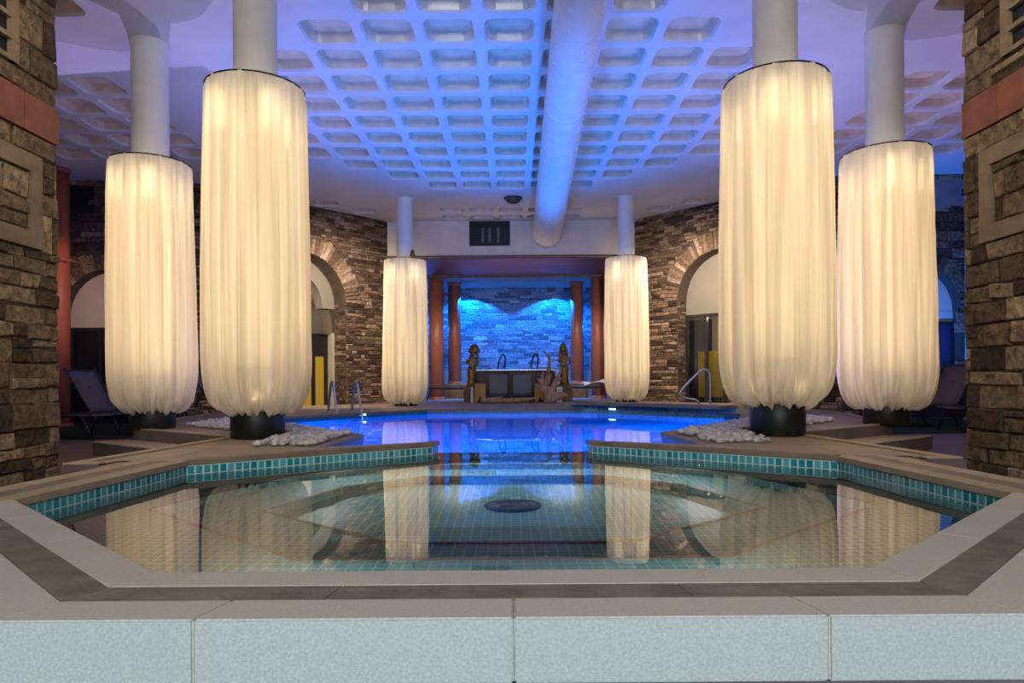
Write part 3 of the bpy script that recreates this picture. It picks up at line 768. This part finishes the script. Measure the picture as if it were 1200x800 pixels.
# ------------------------------------------------------------------ stone piers in front
def pier(sx, side):
    X = sx*3.65; P = lambda u, v, k: (X-sx*k, 3.4+u, v); L = 2.07
    rnd = random.Random(90+sx); bm = bmesh.new(); lay = bm.loops.layers.color.new('tone')
    big = (.085, .20, .14, .42)
    def skip(u, v):
        if 2.40 < v < 2.69: return True
        if u < 1.86 and 1.52 < v < 2.24: return True
        if .9 < u < 1.62 and 2.8 < v < 3.34: return True
        return False
    def fill(u0, u1, v0, v1, size):
        for a, b, c, d in courses(u0, u1, v0, v1, *size, rnd):
            j = lambda: rnd.uniform(-.012, .012)
            t = min(1, max(0, rnd.gauss(.55, .22)))
            stone(bm, P, [(a+j(), c+j()), (b+j(), c+j()), (b+j(), d+j()), (a+j(), d+j())], .006, .04, rnd, t, lay)
    fill(0, L, LOW, 1.52, big); fill(1.86, L, 1.52, 2.24, (.12, .3, .2, .3)); fill(0, L, 2.24, 2.40, (.1, .16, .2, .5))
    fill(0, 1.74, 1.66, 2.10, (.09, .2, .2, .55))
    fill(0, L, 2.69, 2.84, (.12, .15, .2, .5)); fill(0, .95, 2.84, 3.34, big); fill(1.62, L, 2.84, 3.34, (.12, .3, .2, .4)); fill(0, L, 3.34, CEIL, big)
    # the far end of the pier
    Pe = lambda u, v, k: (X+sx*u, 3.4+L+k, v)
    for a, b, c, d in courses(0, 1.0, LOW, CEIL, *big, rnd): stone(bm, Pe, [(a, c), (b, c), (b, d), (a, d)], .008, .04, rnd, min(1, max(0, rnd.gauss(.55, .22))), lay)
    struct('wall_pier_'+side, bm, M['ashlar'])
    bm = bmesh.new(); box(bm, (X+sx*.5, 3.4+L/2, 2), (1.0, L, 4.5)); struct('wall_pier_core_'+side, bm, M['mortar'])
    bm = bmesh.new()
    for a, b in ((0, .45), (.45, .9), (.9, 1.22), (1.22, 1.68), (1.68, L)): quadbox(bm, P, a+.004, b-.004, 2.405, 2.685, 0, .035)
    struct('trim_red_'+side, bm, M['redstone'])
    bm = bmesh.new()
    quadbox(bm, P, 0, 1.86, 1.53, 1.655, 0, .045); quadbox(bm, P, 0, 1.86, 2.105, 2.235, 0, .045); quadbox(bm, P, 1.745, 1.86, 1.655, 2.105, 0, .045)
    struct('trim_panel_'+side, bm, M['smoothstone'])
    vt = bmesh.new()
    for i in range(4): quadbox(vt, P, .95, 1.62, 2.85+i*.155, 2.885+i*.155, 0, .04)
    for u in (.95, 1.24, 1.55): quadbox(vt, P, u, u+.08, 2.85, 3.34, 0, .038)
    g = link('vent_block', vt, M['smoothstone']); tag(g, 'slotted stone vent blocks high on the %s-hand stone pier' % side, 'vent')
    bm = bmesh.new(); quadbox(bm, P, .95, 1.62, 2.85, 3.34, 0, .004); link('vent_backing', bm, M['black'], g)
pier(-1, 'left'); pier(1, 'right')

# ------------------------------------------------------------------ column lamps
def shade_mesh(rmax, zt, zb, seed):
    rnd = random.Random(seed); H = zt-zb; n = 300; bm = bmesh.new()
    comps = [(rnd.choice((9, 11, 13)), .030), (rnd.choice((17, 19, 22)), .034), (rnd.choice((29, 33, 37)), .018), (rnd.choice((53, 61, 67)), .009)]
    ph = [(rnd.uniform(0, 6.28), rnd.uniform(-1.6, 1.6), rnd.uniform(-1, 1)) for _ in comps]
    hem = [(k, rnd.uniform(0, 6.28)) for k in (9, 14, 23)]
    prof = [(0, .90), (.006, .925), (.02, .94), (.05, .95)]
    prof += [(t, .95+.05*min(1, (t-.05)/.5)) for t in [.05+.77*i/40 for i in range(1, 41)]]
    prof += [(.85, .997), (.88, .985), (.905, .965), (.925, .94), (.945, .905), (.96, .865), (.973, .82), (.985, .76), (.994, .68), (1.0, .60), (.995, .54), (.98, .53), (.955, .54), (.92, .55), (.88, .555)]
    rings = []
    for i, (t, rr) in enumerate(prof):
        ring = []; inner = i > len(prof)-6
        for j in range(n):
            a = 2*PI*j/n; f = 0
            for (k, amp), (p0, p1, p2) in zip(comps, ph):
                x = k*a+p0+p1*t+p2*math.sin(2.2*t+a)
                amp *= .7+.7*t
                f += amp*(1-2*abs(math.sin(x/2))**.8)
            if t < .03: f += .012*math.sin(88*a)
            sc = sum(math.sin(k*a+p) for k, p in hem)/3
            hw = max(0, (t-.9)/.1)
            f = f*(1+.9*hw)+.08*hw*sc
            z = zt-t*H+hw*.06*sc*(0 if inner else 1)
            r_ = rmax*rr*(1+f) if not inner else rmax*rr*(1+.5*f)
            ring.append(bm.verts.new((r_*math.cos(a), r_*math.sin(a), z)))
        rings.append(ring)
    for a, b in zip(rings, rings[1:]):
        for i in range(n): bm.faces.new((a[i], b[i], b[(i+1) % n], a[(i+1) % n]))
    return bm
def column_lamp(loc, rmax, zt, zb, label, seed, base=0, pw=1.0, drum=.30, shaft=.19, stagger=0):
    t = thing('column_lamp', label, 'column lamp', (*loc, 0), 0, 'shaded columns around the pool')
    bm = lathe([(shaft+.008, base+drum-.02), (shaft, base+drum+.05), (shaft, CEIL-.06), (shaft+.012, CEIL-.03), (shaft+.012, CEIL+.01)], 56); link('shaft', bm, M['white'], t, True)
    bm = lathe([(.225, base), (.235, base+.012), (.235, base+drum-.012), (.225, base+drum)], 56); o = link('plinth', bm, M['black'], t)
    for f in o.data.polygons: f.use_smooth = abs(f.normal.z) < .5
    link('shade', shade_mesh(rmax, zt, zb, seed), M['fabric'], t, True)
    bm = tube([(rmax*.915*math.cos(2*PI*i/64), rmax*.915*math.sin(2*PI*i/64), zt-.004) for i in range(65)], .007, 8)
    rg = link('shade_ring', bm, M['dark_metal'], t, True)
    for k in range(4):
        a = PI/4+k*PI/2; link('spoke', tube([(shaft*math.cos(a), shaft*math.sin(a), zt-.03), (rmax*.91*math.cos(a), rmax*.91*math.sin(a), zt-.006)], .006, 8), M['dark_metal'], rg, True)
    link('fill_sleeve', lathe([(shaft+.004, zb+.42), (shaft+.006, zb+.44), (shaft+.006, zt-.34), (shaft+.004, zt-.32)], 24, False), M['sleeveglow'], t, True)  # added glowing sleeve that brightens the middle of the shade
    for k in range(4):
        a = -PI/2+.62*(1 if k % 2 else -1)+(PI if k > 1 else 0)+stagger
        x, y = rmax*.70*math.cos(a), rmax*.70*math.sin(a); z = zt-.14
        bm = lathe([(.012, .03), (.022, .012), (.024, -.01), (.024, -.26), (.018, -.29), (.006, -.30)], 16); b = link('bulb', bm, M['bulb'], t, True); b.location = (x, y, z)
        bm = lathe([(.036, .0), (.038, .05), (.02, .075)], 16); h = link('bulb_holder', bm, M['white'], b, True); h.location = (0, 0, .028)
        l = bpy.data.lights.new('shade_spot', 'SPOT'); l.energy = 150*pw; l.color = WARM; l.spot_size = math.radians(172); l.spot_blend = .6; l.shadow_soft_size = .001
        lo = bpy.data.objects.new('shade_spot', l); COL.objects.link(lo); lo.parent = t; lo.location = (x, y, z-.05); lo.rotation_euler = (0, 0, 0)
    for k in range(3):
        a = -PI/2+2*PI*(k+.15)/3+stagger
        u = spot('shade_uplight', (rmax*.42*math.cos(a), rmax*.42*math.sin(a), zb+.10), (rmax*.5*math.cos(a), rmax*.5*math.sin(a), zb+2), 6*pw, WARM, 165, 1, .001); u.parent = t
    return t
column_lamp((-2.31, 6.20), .468, 3.15, .23, 'tall white pleated column lamp nearest on the left, front of the left pair', 1, pw=1.05)
column_lamp((2.37, 6.10), .480, 3.14, .27, 'tall white pleated column lamp nearest on the right, front of the right pair', 2, stagger=.25)
column_lamp((-3.98, 7.55), .445, 2.92, .19, 'outer left pleated column lamp beside the left stone pier, above the steps', 3, drum=.28, stagger=-.2)
column_lamp((4.07, 7.42), .480, 2.93, .18, 'outer right pleated column lamp beside the right stone pier, above the steps', 4, drum=.28, stagger=.3)
column_lamp((-2.18, 14.0), .455, 2.98, .05, 'small far pleated column lamp at the left end of the white lintel', 5, drum=.10, shaft=.165, pw=1.1)
column_lamp((2.35, 14.0), .445, 2.99, .09, 'small far pleated column lamp at the right end of the white lintel', 6, drum=.14, shaft=.165, pw=1.1)

# ------------------------------------------------------------------ round ceiling duct
t = thing('ceiling_duct', 'long white riveted duct running under the coffered ceiling to the white lintel', 'duct')
p0, p1, r0, r1 = Vector((.432, -3.9, 3.913)), Vector((.845, 16.0, 3.955)), .133, .335
N = 40; pts = [p0.lerp(p1, i/N) for i in range(N+1)]; rs = [r0+(r1-r0)*(i/N) for i in range(N+1)]
link('duct_tube', tube(pts, 0, 40, rs=rs), M['white'], t, True)
bm = tube([p1-Vector((0, .10, 0)), p1-Vector((0, .01, 0))], .36, 40); link('collar', bm, M['white'], t, True)
bm = bmesh.new(); rr = random.Random(5)
for i in range(105):
    f = i/105; c = p0.lerp(p1, f); rad = r0+(r1-r0)*f
    for a in (-2.5, -2.05, -1.2, -.72, -.3):
        q = c+Vector((math.cos(a)*rad, .0, math.sin(a)*rad)); bmesh.ops.create_icosphere(bm, subdivisions=1, radius=.013, matrix=Matrix.Translation(q))
o = link('rivets', bm, M['white'], t, True); o['kind'] = 'stuff'
for f in (.2, .45, .62, .78, .91):
    c = p0.lerp(p1, f); rad = r0+(r1-r0)*f
    link('seam_band', tube([c-Vector((0, .03, 0)), c+Vector((0, .03, 0))], rad+.006, 40), M['white'], t, True)

# vent grille in the lintel, ceiling disc
g = thing('vent_grille', 'black square louvred vent grille set in the white lintel', 'vent', (-.5, 15.99, 3.95))
bm = bmesh.new()
for c, s in (((0, 0, .27), (.95, .03, .03)), ((0, 0, -.27), (.95, .03, .03)), ((-.46, 0, 0), (.03, .03, .57)), ((.46, 0, 0), (.03, .03, .57))): box(bm, c, s)
link('frame', bm, M['dark_metal'], g)
bm = bmesh.new(); box(bm, (0, .003, 0), (.92, .006, .54)); link('backing', bm, M['black'], g)
for i in range(11):
    bm = bmesh.new(); box(bm, (0, -.008, -.24+i*.048), (.9, .02, .006), Matrix.Rotation(.6, 3, 'X')); link('louvre', bm, M['dark_metal'], g)
for x in (-.16, .0, .2):
    bm = bmesh.new(); box(bm, (x, -.004, -.04), (.06, .008, .34)); link('mullion', bm, M['grey_floor'], g)
bm = lathe([(.02, -.10), (.12, -.095), (.14, -.07), (.15, -.04), (.19, -.03), (.19, 0.002), (.05, .004)], 36)
o = link('ceiling_speaker', bm, M['bar_wood'], None, True); o.location = (.05, 14.0, CEIL); tag(o, 'round brown disc fixed to the ceiling between the far coffers', 'ceiling fitting')
bm = lathe([(.06, -.12), (.075, -.10), (.075, -.09)], 24); link('cap', bm, M['dark_metal'], o, True)

# ------------------------------------------------------------------ terracotta columns of the alcove and bay columns
def round_column(loc, r, z0, z1, m, label, group):
    t = thing('round_column', label, 'column', (*loc, z0), 0, group)
    link('shaft', lathe([(r, 0), (r, z1-z0-.05)], 40), m, t, True)
    link('base_ring', lathe([(r+.03, 0), (r+.035, .03), (r+.005, .07)], 40), m, t, True)
    link('cap_ring', lathe([(r+.005, z1-z0-.07), (r+.02, z1-z0-.04), (r+.02, z1-z0)], 40), m, t, True)
    return t
GA = 'terracotta columns of the alcove'
round_column((-2.10, 19.1), .20, 0, 3.38, M['terracotta'], 'outer left terracotta column in the alcove, behind a lounger', GA)
round_column((2.42, 19.1), .20, 0, 3.38, M['terracotta'], 'outer right terracotta column in the alcove, next to the far right lamp', GA)
round_column((-1.68, 20.1), .19, .42, 3.38, M['terracotta'], 'inner left terracotta column standing on a stone block', GA)
round_column((1.92, 20.1), .19, .42, 3.38, M['terracotta'], 'inner right terracotta column standing on a stone block', GA)
for x, lb in ((-1.62, 'low stone block carrying the inner left terracotta column'), (1.72, 'low stone block carrying the inner right terracotta column and statue')):
    bm = rbox((0, 0, .20), (.95, .62, .40), .02); t = link('stone_block', bm, M['smoothstone']); t.location = (x, 19.98, 0); tag(t, lb, 'stone block', 'stone blocks in the alcove')
    link('cap_slab', rbox((0, 0, .41), (1.0, .66, .03), .006), M['border'], t)
rc_ = round_column((-7.88, 11.9), .165, LOW, CEIL, M['red'], 'tall red round column behind the left stone pier', 'red columns in the bays')
bm = tube([(.02+.36*math.cos(a), -.16+.30*math.sin(a), 2.95-.1*math.cos(a)) for a in [PI*.95-2*PI*i/28*.9 for i in range(29)]], .014, 8); link('hoop', bm, M['red'], rc_, True)
round_column((8.1, 11.9), .165, LOW, CEIL, M['dark_plaster'], 'tall column lit blue just beside the right stone pier', 'red columns in the bays')

# ------------------------------------------------------------------ loungers
def lounger(name, label, m, ang=58, L=1.25, back=.72, wd=.62):
    t = thing(name, label, 'sun lounger', group='sun loungers around the pool')
    for s in (-1, 1):
        bm = tube([(-.02, s*wd/2, .33), (L, s*wd/2, .33)], .018, 8); link('side_rail', bm, M['frame'], t, True)
    a = math.radians(ang); ex, ez = -back*math.cos(a), back*math.sin(a)
    bm = bmesh.new(); n = 10
    for part in ('x',):
        prev = None
        for i in range(n+1):
            f = i/n; x, z = f*L, .335-.02*math.sin(PI*f)
            vs = [bm.verts.new((x, y*wd*.48, z-.012*(1-abs(y)))) for y in (-1, -.5, 0, .5, 1)]
            if prev:
                for k in range(4): bm.faces.new((prev[k], prev[k+1], vs[k+1], vs[k]))
            prev = vs
    o = link('seat', bm, m, t, True); md = o.modifiers.new('thick', 'SOLIDIFY'); md.thickness = .012
    bm = bmesh.new(); prev = None
    for i in range(9):
        f = i/8; bow = .012*math.sin(PI*f)
        x, z = ex*f+bow*math.sin(a)*-1, .335+ez*f-bow*math.cos(a)
        vs = [bm.verts.new((x, y*wd*.47, z)) for y in (-1, -.5, 0, .5, 1)]
        if prev:
            for k in range(4): bm.faces.new((prev[k], prev[k+1], vs[k+1], vs[k]))
        prev = vs
    b = link('backrest', bm, m, t, True); md = b.modifiers.new('thick', 'SOLIDIFY'); md.thickness = .012
    bm = tube(smoothpts([(0, -wd*.48, .335), (ex*.97, -wd*.48, .335+ez*.97), (ex, -wd*.44, .335+ez), (ex, wd*.44, .335+ez), (ex*.97, wd*.48, .335+ez*.97), (0, wd*.48, .335)], 6), .015, 8)
    link('back_frame', bm, M['frame'], b, True)
    bm = tube([(ex*.6, 0, .335+ez*.6), (ex*.9-.05, 0, .30)], .012, 8); link('prop', bm, M['frame'], b, True)
    for x, dx in ((.12, -.12), (L-.15, .14)):
        for s in (-1, 1):
            link('leg', tube([(x, s*wd/2, .33), (x+dx, s*wd/2*.96, 0)], .016, 8), M['frame'], t, True)
    return t
l1 = lounger('sun_lounger', 'grey sling sun lounger with raised back beside the red column', M['sling'])
l1.location = (-6.15, 10.3, LOW); l1.rotation_euler = (0, 0, -.12)
dup(l1, (-6.75, 9.35, LOW), -.05, 'sun lounger partly hidden behind the left stone pier')
dup(l1, (-4.98, 11.6, LOW), .15, 'sun lounger partly hidden between the two left column lamps')
l2 = lounger('sun_lounger', 'brown sling sun lounger with raised back under the blue arch on the right', M['blue_sling'])
l2.location = (6.75, 10.75, LOW); l2.rotation_euler = (0, 0, PI+.25)
dup(l2, (7.4, 9.55, LOW), PI-.05, 'sun lounger partly hidden behind the right stone pier')
l3 = dup(l1, (-2.2, 17.2, 0), -.05, 'grey sun lounger in the alcove behind the far left lamp')
l4 = dup(l1, (2.55, 17.3, 0), PI-.02, 'sun lounger in the alcove behind the far right lamp with a white towel')
# loungers with raised backs seen from the foot end, before the tub
def low_chair(label):
    t = thing('lounge_chair', label, 'lounge chair', group='grey lounge chairs before the tub')
    link('backrest', rbox((0, .12, .42), (.44, .05, .46), .02, Matrix.Rotation(-.14, 3, 'X')), M['grey_cushion'], t)
    link('seat', rbox((0, -.16, .17), (.44, .52, .06), .02), M['frame'], t)
    for x in (-.18, .18):
        for y in (-.36, .08): link('leg', rbox((x, y, .07), (.035, .035, .14), .004), M['frame'], t)
    for x in (-.235, .235): link('arm', rbox((x, -.05, .24), (.02, .40, .03), .006), M['frame'], t)
    return t
c1 = low_chair('grey lounge chair on the left of the pair before the wooden tub'); c1.location = (-.33, 16.15, 0)
c2 = dup(c1, (.24, 16.15, 0), 0, 'grey lounge chair on the right of the pair, beside the driftwood')
# ------------------------------------------------------------------ wooden tub with rails
t = thing('hot_tub', 'brown wood panelled raised tub with a steel rim in the blue alcove', 'hot tub', (.08, 17.6, 0))
link('tub_body', rbox((0, 0, .37), (1.90, 1.5, .74), .02), M['bar_wood'], t)
link('tub_rim', rbox((0, 0, .765), (1.98, 1.56, .05), .02), M['metal'], t)
for x in (-.97, -.62, -.06, .06, .62, .97): link('panel_batten', rbox((x, -.76, .37), (.06, .02, .70), .005), M['bar_wood'], t)
for x in (-.34, .50):
    pts = [(x-.10, -.1, .78), (x-.06, -.1, 1.02), (x+.02, -.1, 1.17), (x+.09, -.1, 1.10), (x+.08, -.1, .92), (x+.06, -.1, .78)]
    link('grab_rail', tube(smoothpts(pts), .022, 10), M['dark_metal'], t, True)
# ------------------------------------------------------------------ skin-built shapes
def skin(name, verts, edges, radii, m, parent=None, sub=2, root=0, loc=(0, 0, 0)):
    me = bpy.data.meshes.new(name); me.from_pydata(verts, edges, []); me.materials.append(m)
    o = bpy.data.objects.new(name, me); COL.objects.link(o); o.location = loc
    if parent: o.parent = parent
    sk = o.modifiers.new('skin', 'SKIN'); sk.use_smooth_shade = True
    for i, r in enumerate(radii):
        v = me.skin_vertices[0].data[i]; v.radius = (r, r) if not isinstance(r, tuple) else r; v.use_root = (i == root)
    if sub: s = o.modifiers.new('sub', 'SUBSURF'); s.levels = sub; s.render_levels = sub
    return o
def statue(label, loc, mx, lean, rz, big=1):
    t = thing('statue', label, 'statue', loc, rz, 'gilt statues flanking the tub'); t.scale = (.85, .85, .80)
    V = [(0, 0, .52), (.03*mx, 0, .64), (.0, 0, .80), (-.02*mx, 0, .90), (0, 0, .955), (.01*mx, -.01, 1.03),
         (.05*mx, 0, .34), (.03*mx, 0, .20), (.0, .02, .06), (-.05*mx, 0, .34), (-.04*mx, .0, .20), (-.05*mx, .02, .06),
         (.13, 0, .84), (.17, -.03, .68), (.10, -.12, .62), (-.13, 0, .84), (-.16, -.02, .70), (-.06, -.12, .74)]
    V = [(x+lean*(z-.5)**2*mx, y, z) for x, y, z in V]
    E = [(0, 1), (1, 2), (2, 3), (3, 4), (4, 5), (0, 6), (6, 7), (7, 8), (0, 9), (9, 10), (10, 11), (2, 12), (12, 13), (13, 14), (2, 15), (15, 16), (16, 17)]
    rad = [.115, .085, .10, .05, .045, .075, .085, .062, .045, .085, .062, .045, .045, .034, .024, .045, .034, .024]
    skin('body', V, E, rad, M['gold'], t)
    tx = V[5][0]
    link('skirt', lathe([(.145, .0), (.12, .10), (.115, .25), (.13, .45), (.10, .58)], 20), M['gold'], t, True).location = (0, 0, .03)
    hd = bmesh.new(); lathe([(q*big, z) for q, z in ((.085, 1.03), (.12, 1.06), (.10, 1.10), (.115, 1.14), (.08, 1.19), (.085, 1.22), (.02, 1.30))], 18, bm=hd, loc=(tx, .01, 0))
    link('headdress', hd, M['gold'], t, True)
    hr = bmesh.new()
    for s in (-1, 1): tube(smoothpts([(tx+s*.04, .02, 1.06), (tx+s*.085, .03, .99), (tx+s*.095, .03, .86)], 5), .045, 8, hr)
    link('hair', hr, M['gold'], t, True)
    link('pedestal', lathe([(.16, 0), (.17, .02), (.16, .05), (.14, .06)], 20), M['gold'], t, True)
    return t
statue('gilt female statue with a large headdress left of the wooden tub', (-.98, 16.55, .36), 1, .26, .15, 1.5)
statue('gilt statue with a pointed headdress right of the wooden tub', (1.27, 16.55, .38), -1, .05, -.1)
for x, z, lb in ((-.98, .36, 'low dark plinth under the left gilt statue'), (1.27, .38, 'low dark plinth under the right gilt statue')):
    p = link('statue_plinth', rbox((0, 0, z/2), (.36, .36, z), .015), M['smoothstone']); p.location = (x, 16.55, 0); tag(p, lb, 'plinth', 'plinths of the gilt statues')
# yellow wooden stools with a notched foot
def stool(label, loc):
    t = thing('stool', label, 'stool', loc, 0, 'yellow wooden stools by the tub')
    link('top', rbox((0, 0, .42), (.25, .25, .04), .008), M['yellow_wood'], t)
    for y in (-.10, .10):
        bm = bmesh.new(); prof = [(-.125, 0), (-.07, 0), (0, .15), (.07, 0), (.125, 0), (.125, .40), (-.125, .40)]
        a = [bm.verts.new((px, y-.012, pz)) for px, pz in prof]; b = [bm.verts.new((px, y+.012, pz)) for px, pz in prof]
        bm.faces.new(a); bm.faces.new(b[::-1])
        for i in range(7): bm.faces.new((a[i], a[(i+1) % 7], b[(i+1) % 7], b[i]))
        link('side_panel', bm, M['yellow_wood'], t)
    return t
s1 = stool('yellow wooden stool with notched feet below the left statue', (-.74, 15.9, 0))
dup(s1, (.66, 16.0, 0), 0, 'yellow wooden stool half hidden behind the driftwood')
dup(s1, (-5.75, 10.9, LOW), .2, 'small yellow wooden stool below the outer left column lamp')
# driftwood
dw = thing('driftwood_sculpture', 'pale branching driftwood root standing at the pool edge', 'driftwood', (.80, 15.1, 0))
V = [(0, 0, .10), (-.05, 0, .30), (-.02, 0, .52), (.02, 0, .78), (.04, 0, .98), (-.03, -.02, 1.08), (-.13, -.02, 1.18),
     (-.14, .02, .46), (-.25, .02, .56), (-.16, -.04, .36), (-.27, -.04, .40),
     (.10, 0, .36), (.18, 0, .52), (.26, .02, .66), (.29, .02, .80), (.24, -.03, .50), (.33, -.03, .56),
     (.20, -.04, .14), (.36, -.05, .19), (.42, -.05, .15), (-.13, 0, .62), (-.10, .02, .74), (.06, .04, .66), (-.10, -.03, .05), (.10, -.08, .04)]
E = [(0, 1), (1, 2), (2, 3), (3, 4), (4, 5), (5, 6), (1, 7), (7, 8), (1, 9), (9, 10), (0, 11), (11, 12), (12, 13), (13, 14), (12, 15), (15, 16), (0, 17), (17, 18), (18, 19), (7, 20), (20, 21), (2, 22), (0, 23), (0, 24)]
rd = [.12, .10, .065, .045, .035, .022, .010, .05, .018, .045, .016, .065, .05, .035, .014, .03, .012, .09, .07, .03, .03, .014, .02, .07, .07]
skin('trunk', V, E, rd, M['driftwood'], dw)
lg = thing('driftwood_log', 'long pale driftwood log lying before the grey lounge chairs', 'driftwood', (-.12, 15.0, 0))
skin('log', [(-.60, 0, .07), (-.3, .03, .08), (0, 0, .065), (.3, .03, .075), (.5, .01, .09), (.62, 0, .12), (-.2, -.02, .12), (-.08, -.03, .15)], [(0, 1), (1, 2), (2, 3), (3, 4), (4, 5), (1, 6), (6, 7)], [.05, .065, .055, .06, .045, .02, .03, .015], M['driftwood'], lg)
# framed notice against the right plinth, towel
nf = thing('notice_frame', 'small pale framed notice leaning by the right stone plinth', 'notice', (1.08, 15.6, 0))
link('frame', rbox((0, 0, .175), (.13, .02, .35), .006), M['white'], nf); link('sheet', rbox((0, -.012, .21), (.09, .006, .22), .002), M['paper'], nf)
nb = thing('notice_frame', 'narrow white framed notice standing left of the yellow stool', 'notice', (-.93, 15.8, 0))
link('frame', rbox((0, 0, .18), (.05, .02, .36), .006), M['white'], nb); link('sheet', rbox((0, -.012, .2), (.03, .006, .28), .002), M['paper'], nb)
bm = bmesh.new(); bmesh.ops.create_grid(bm, x_segments=24, y_segments=16, size=.5)
for v in bm.verts:
    x, y = v.co.x, v.co.y; v.co = (x*.7, y*.5, .06*math.sin(7*x+2*y)*math.cos(5*y)+.05+.14*max(0, x+.1))
o = link('towel', bm, M['towel'], None, True); o.location = (2.15, 17.3, .355); md = o.modifiers.new('thick', 'SOLIDIFY'); md.thickness = .015
tag(o, 'crumpled white towel on the alcove lounger by the far right lamp', 'towel')

# ------------------------------------------------------------------ pool ladder, rail, pool lamps
ld = thing('pool_ladder', 'steel pool ladder with two looped rails on the left pool edge', 'ladder', (-2.70, 11.05, 0))
for x, y in ((-.22, -.10), (.12, .10)):
    pts = [(x-.10, y+.26, 0), (x-.05, y+.17, .30), (x, y+.08, .48), (x+.05, y-.02, .50), (x+.09, y-.11, .40), (x+.16, y-.22, .05), (x+.19, y-.27, -.12), (x+.20, y-.28, -.8)]
    r_ = link('rail', tube(smoothpts(pts), .02, 12), M['metal'], ld, True)
    link('foot_flange', lathe([(.045, 0), (.045, .012), (.02, .02)], 20, loc=(pts[0][0], pts[0][1], 0)), M['metal'], r_, True)
for z in (-.3, -.55): link('tread', tube([(-.22+.2, -.38, z), (.12+.2, -.18, z)], .025, 10), M['metal'], ld, True)
hr = thing('pool_handrail', 'blue-grey steel handrail loop by the yellow cabinet on the right pool edge', 'handrail', (2.95, 11.2, 0))
pts = [(.14, 0, .0), (.12, 0, .10), (.06, 0, .16), (-.12, 0, .20), (-.19, 0, .26), (-.14, 0, .36), (.10, 0, .60), (.20, 0, .66), (.28, 0, .62), (.30, 0, .50), (.30, 0, .2), (.30, 0, 0)]
r_ = link('rail', tube(smoothpts(pts), .02, 12), M['metal'], hr, True)
for x in (.14, .30): link('foot_flange', lathe([(.045, 0), (.045, .012), (.02, .02)], 20, loc=(x, 0, 0)), M['metal'], r_, True)
for x, y, z, a, lb in ((-2.42, 11.02, -.03, .75, 'small glowing lamp at the water line by the ladder'), (1.72, 11.74, .0, -.73, 'small glowing lamp in the raised blue rim on the right')):
    l = link('pool_lamp', rbox((0, 0, 0), (.13, .03, .025), .01), M['poolglow']); l.location = (x, y, z); l.rotation_euler = (0, 0, a); tag(l, lb, 'pool lamp', 'pool edge lamps')
    link('bezel', rbox((0, .012, 0), (.16, .02, .04), .006), M['metal'], l)
# gilt ornament on the far left lamp
orn = link('ornament', lathe([(.02, 0), (.05, .02), (.06, .06), (.03, .10), (.045, .12), (.01, .17)], 16), M['gold'], None, True)
orn.location = (-1.98, 13.72, 2.985); tag(orn, 'small gilt ornament on top of the far left lamp shade', 'ornament')

# ------------------------------------------------------------------ pebble beds
def in_poly(x, y, p):
    c = False
    for i in range(len(p)):
        (x1, y1), (x2, y2) = p[i], p[i-1]
        if (y1 > y) != (y2 > y) and x < (x2-x1)*(y-y1)/(y2-y1)+x1: c = not c
    return c
BED = [[(-2.02, 5.30), (-1.56, 5.32), (-1.53, 6.32), (-1.66, 6.5), (-2.08, 6.38)], [(-1.66, 6.5), (-2.30, 7.35), (-3.0, 8.4), (-3.78, 9.2), (-3.75, 7.9), (-2.95, 7.1), (-2.1, 6.55)]]
def pebbles(sx, nm, label):
    rnd = random.Random(50+sx); bm = bmesh.new()
    for bed in BED:
        xs = [p[0] for p in bed]; ys = [p[1] for p in bed]; area_ = (max(xs)-min(xs))*(max(ys)-min(ys)); n = 0
        for _ in range(int(area_*380)):
            x, y = rnd.uniform(min(xs), max(xs)), rnd.uniform(min(ys), max(ys))
            if not in_poly(x, y, bed) or math.hypot(x+2.33, y-6.15) < .27: continue
            r = rnd.uniform(.02, .045)
            mt = Matrix.Translation((sx*-1*x, y, .008+r*.3+rnd.uniform(0, .014))) @ Matrix.Rotation(rnd.uniform(0, 6), 4, 'Z') @ Matrix.Diagonal((r*rnd.uniform(.9, 1.6), r, r*rnd.uniform(.5, .8), 1))
            bmesh.ops.create_icosphere(bm, subdivisions=1, radius=1, matrix=mt)
    o = link(nm, bm, M['pebble'], None, True); o['kind'] = 'stuff'; tag(o, label, 'pebbles')
pebbles(-1, 'pebbles', 'bed of white pebbles beside the nearest left column lamp')
pebbles(1, 'pebbles', 'bed of white pebbles beside the nearest right column lamp')
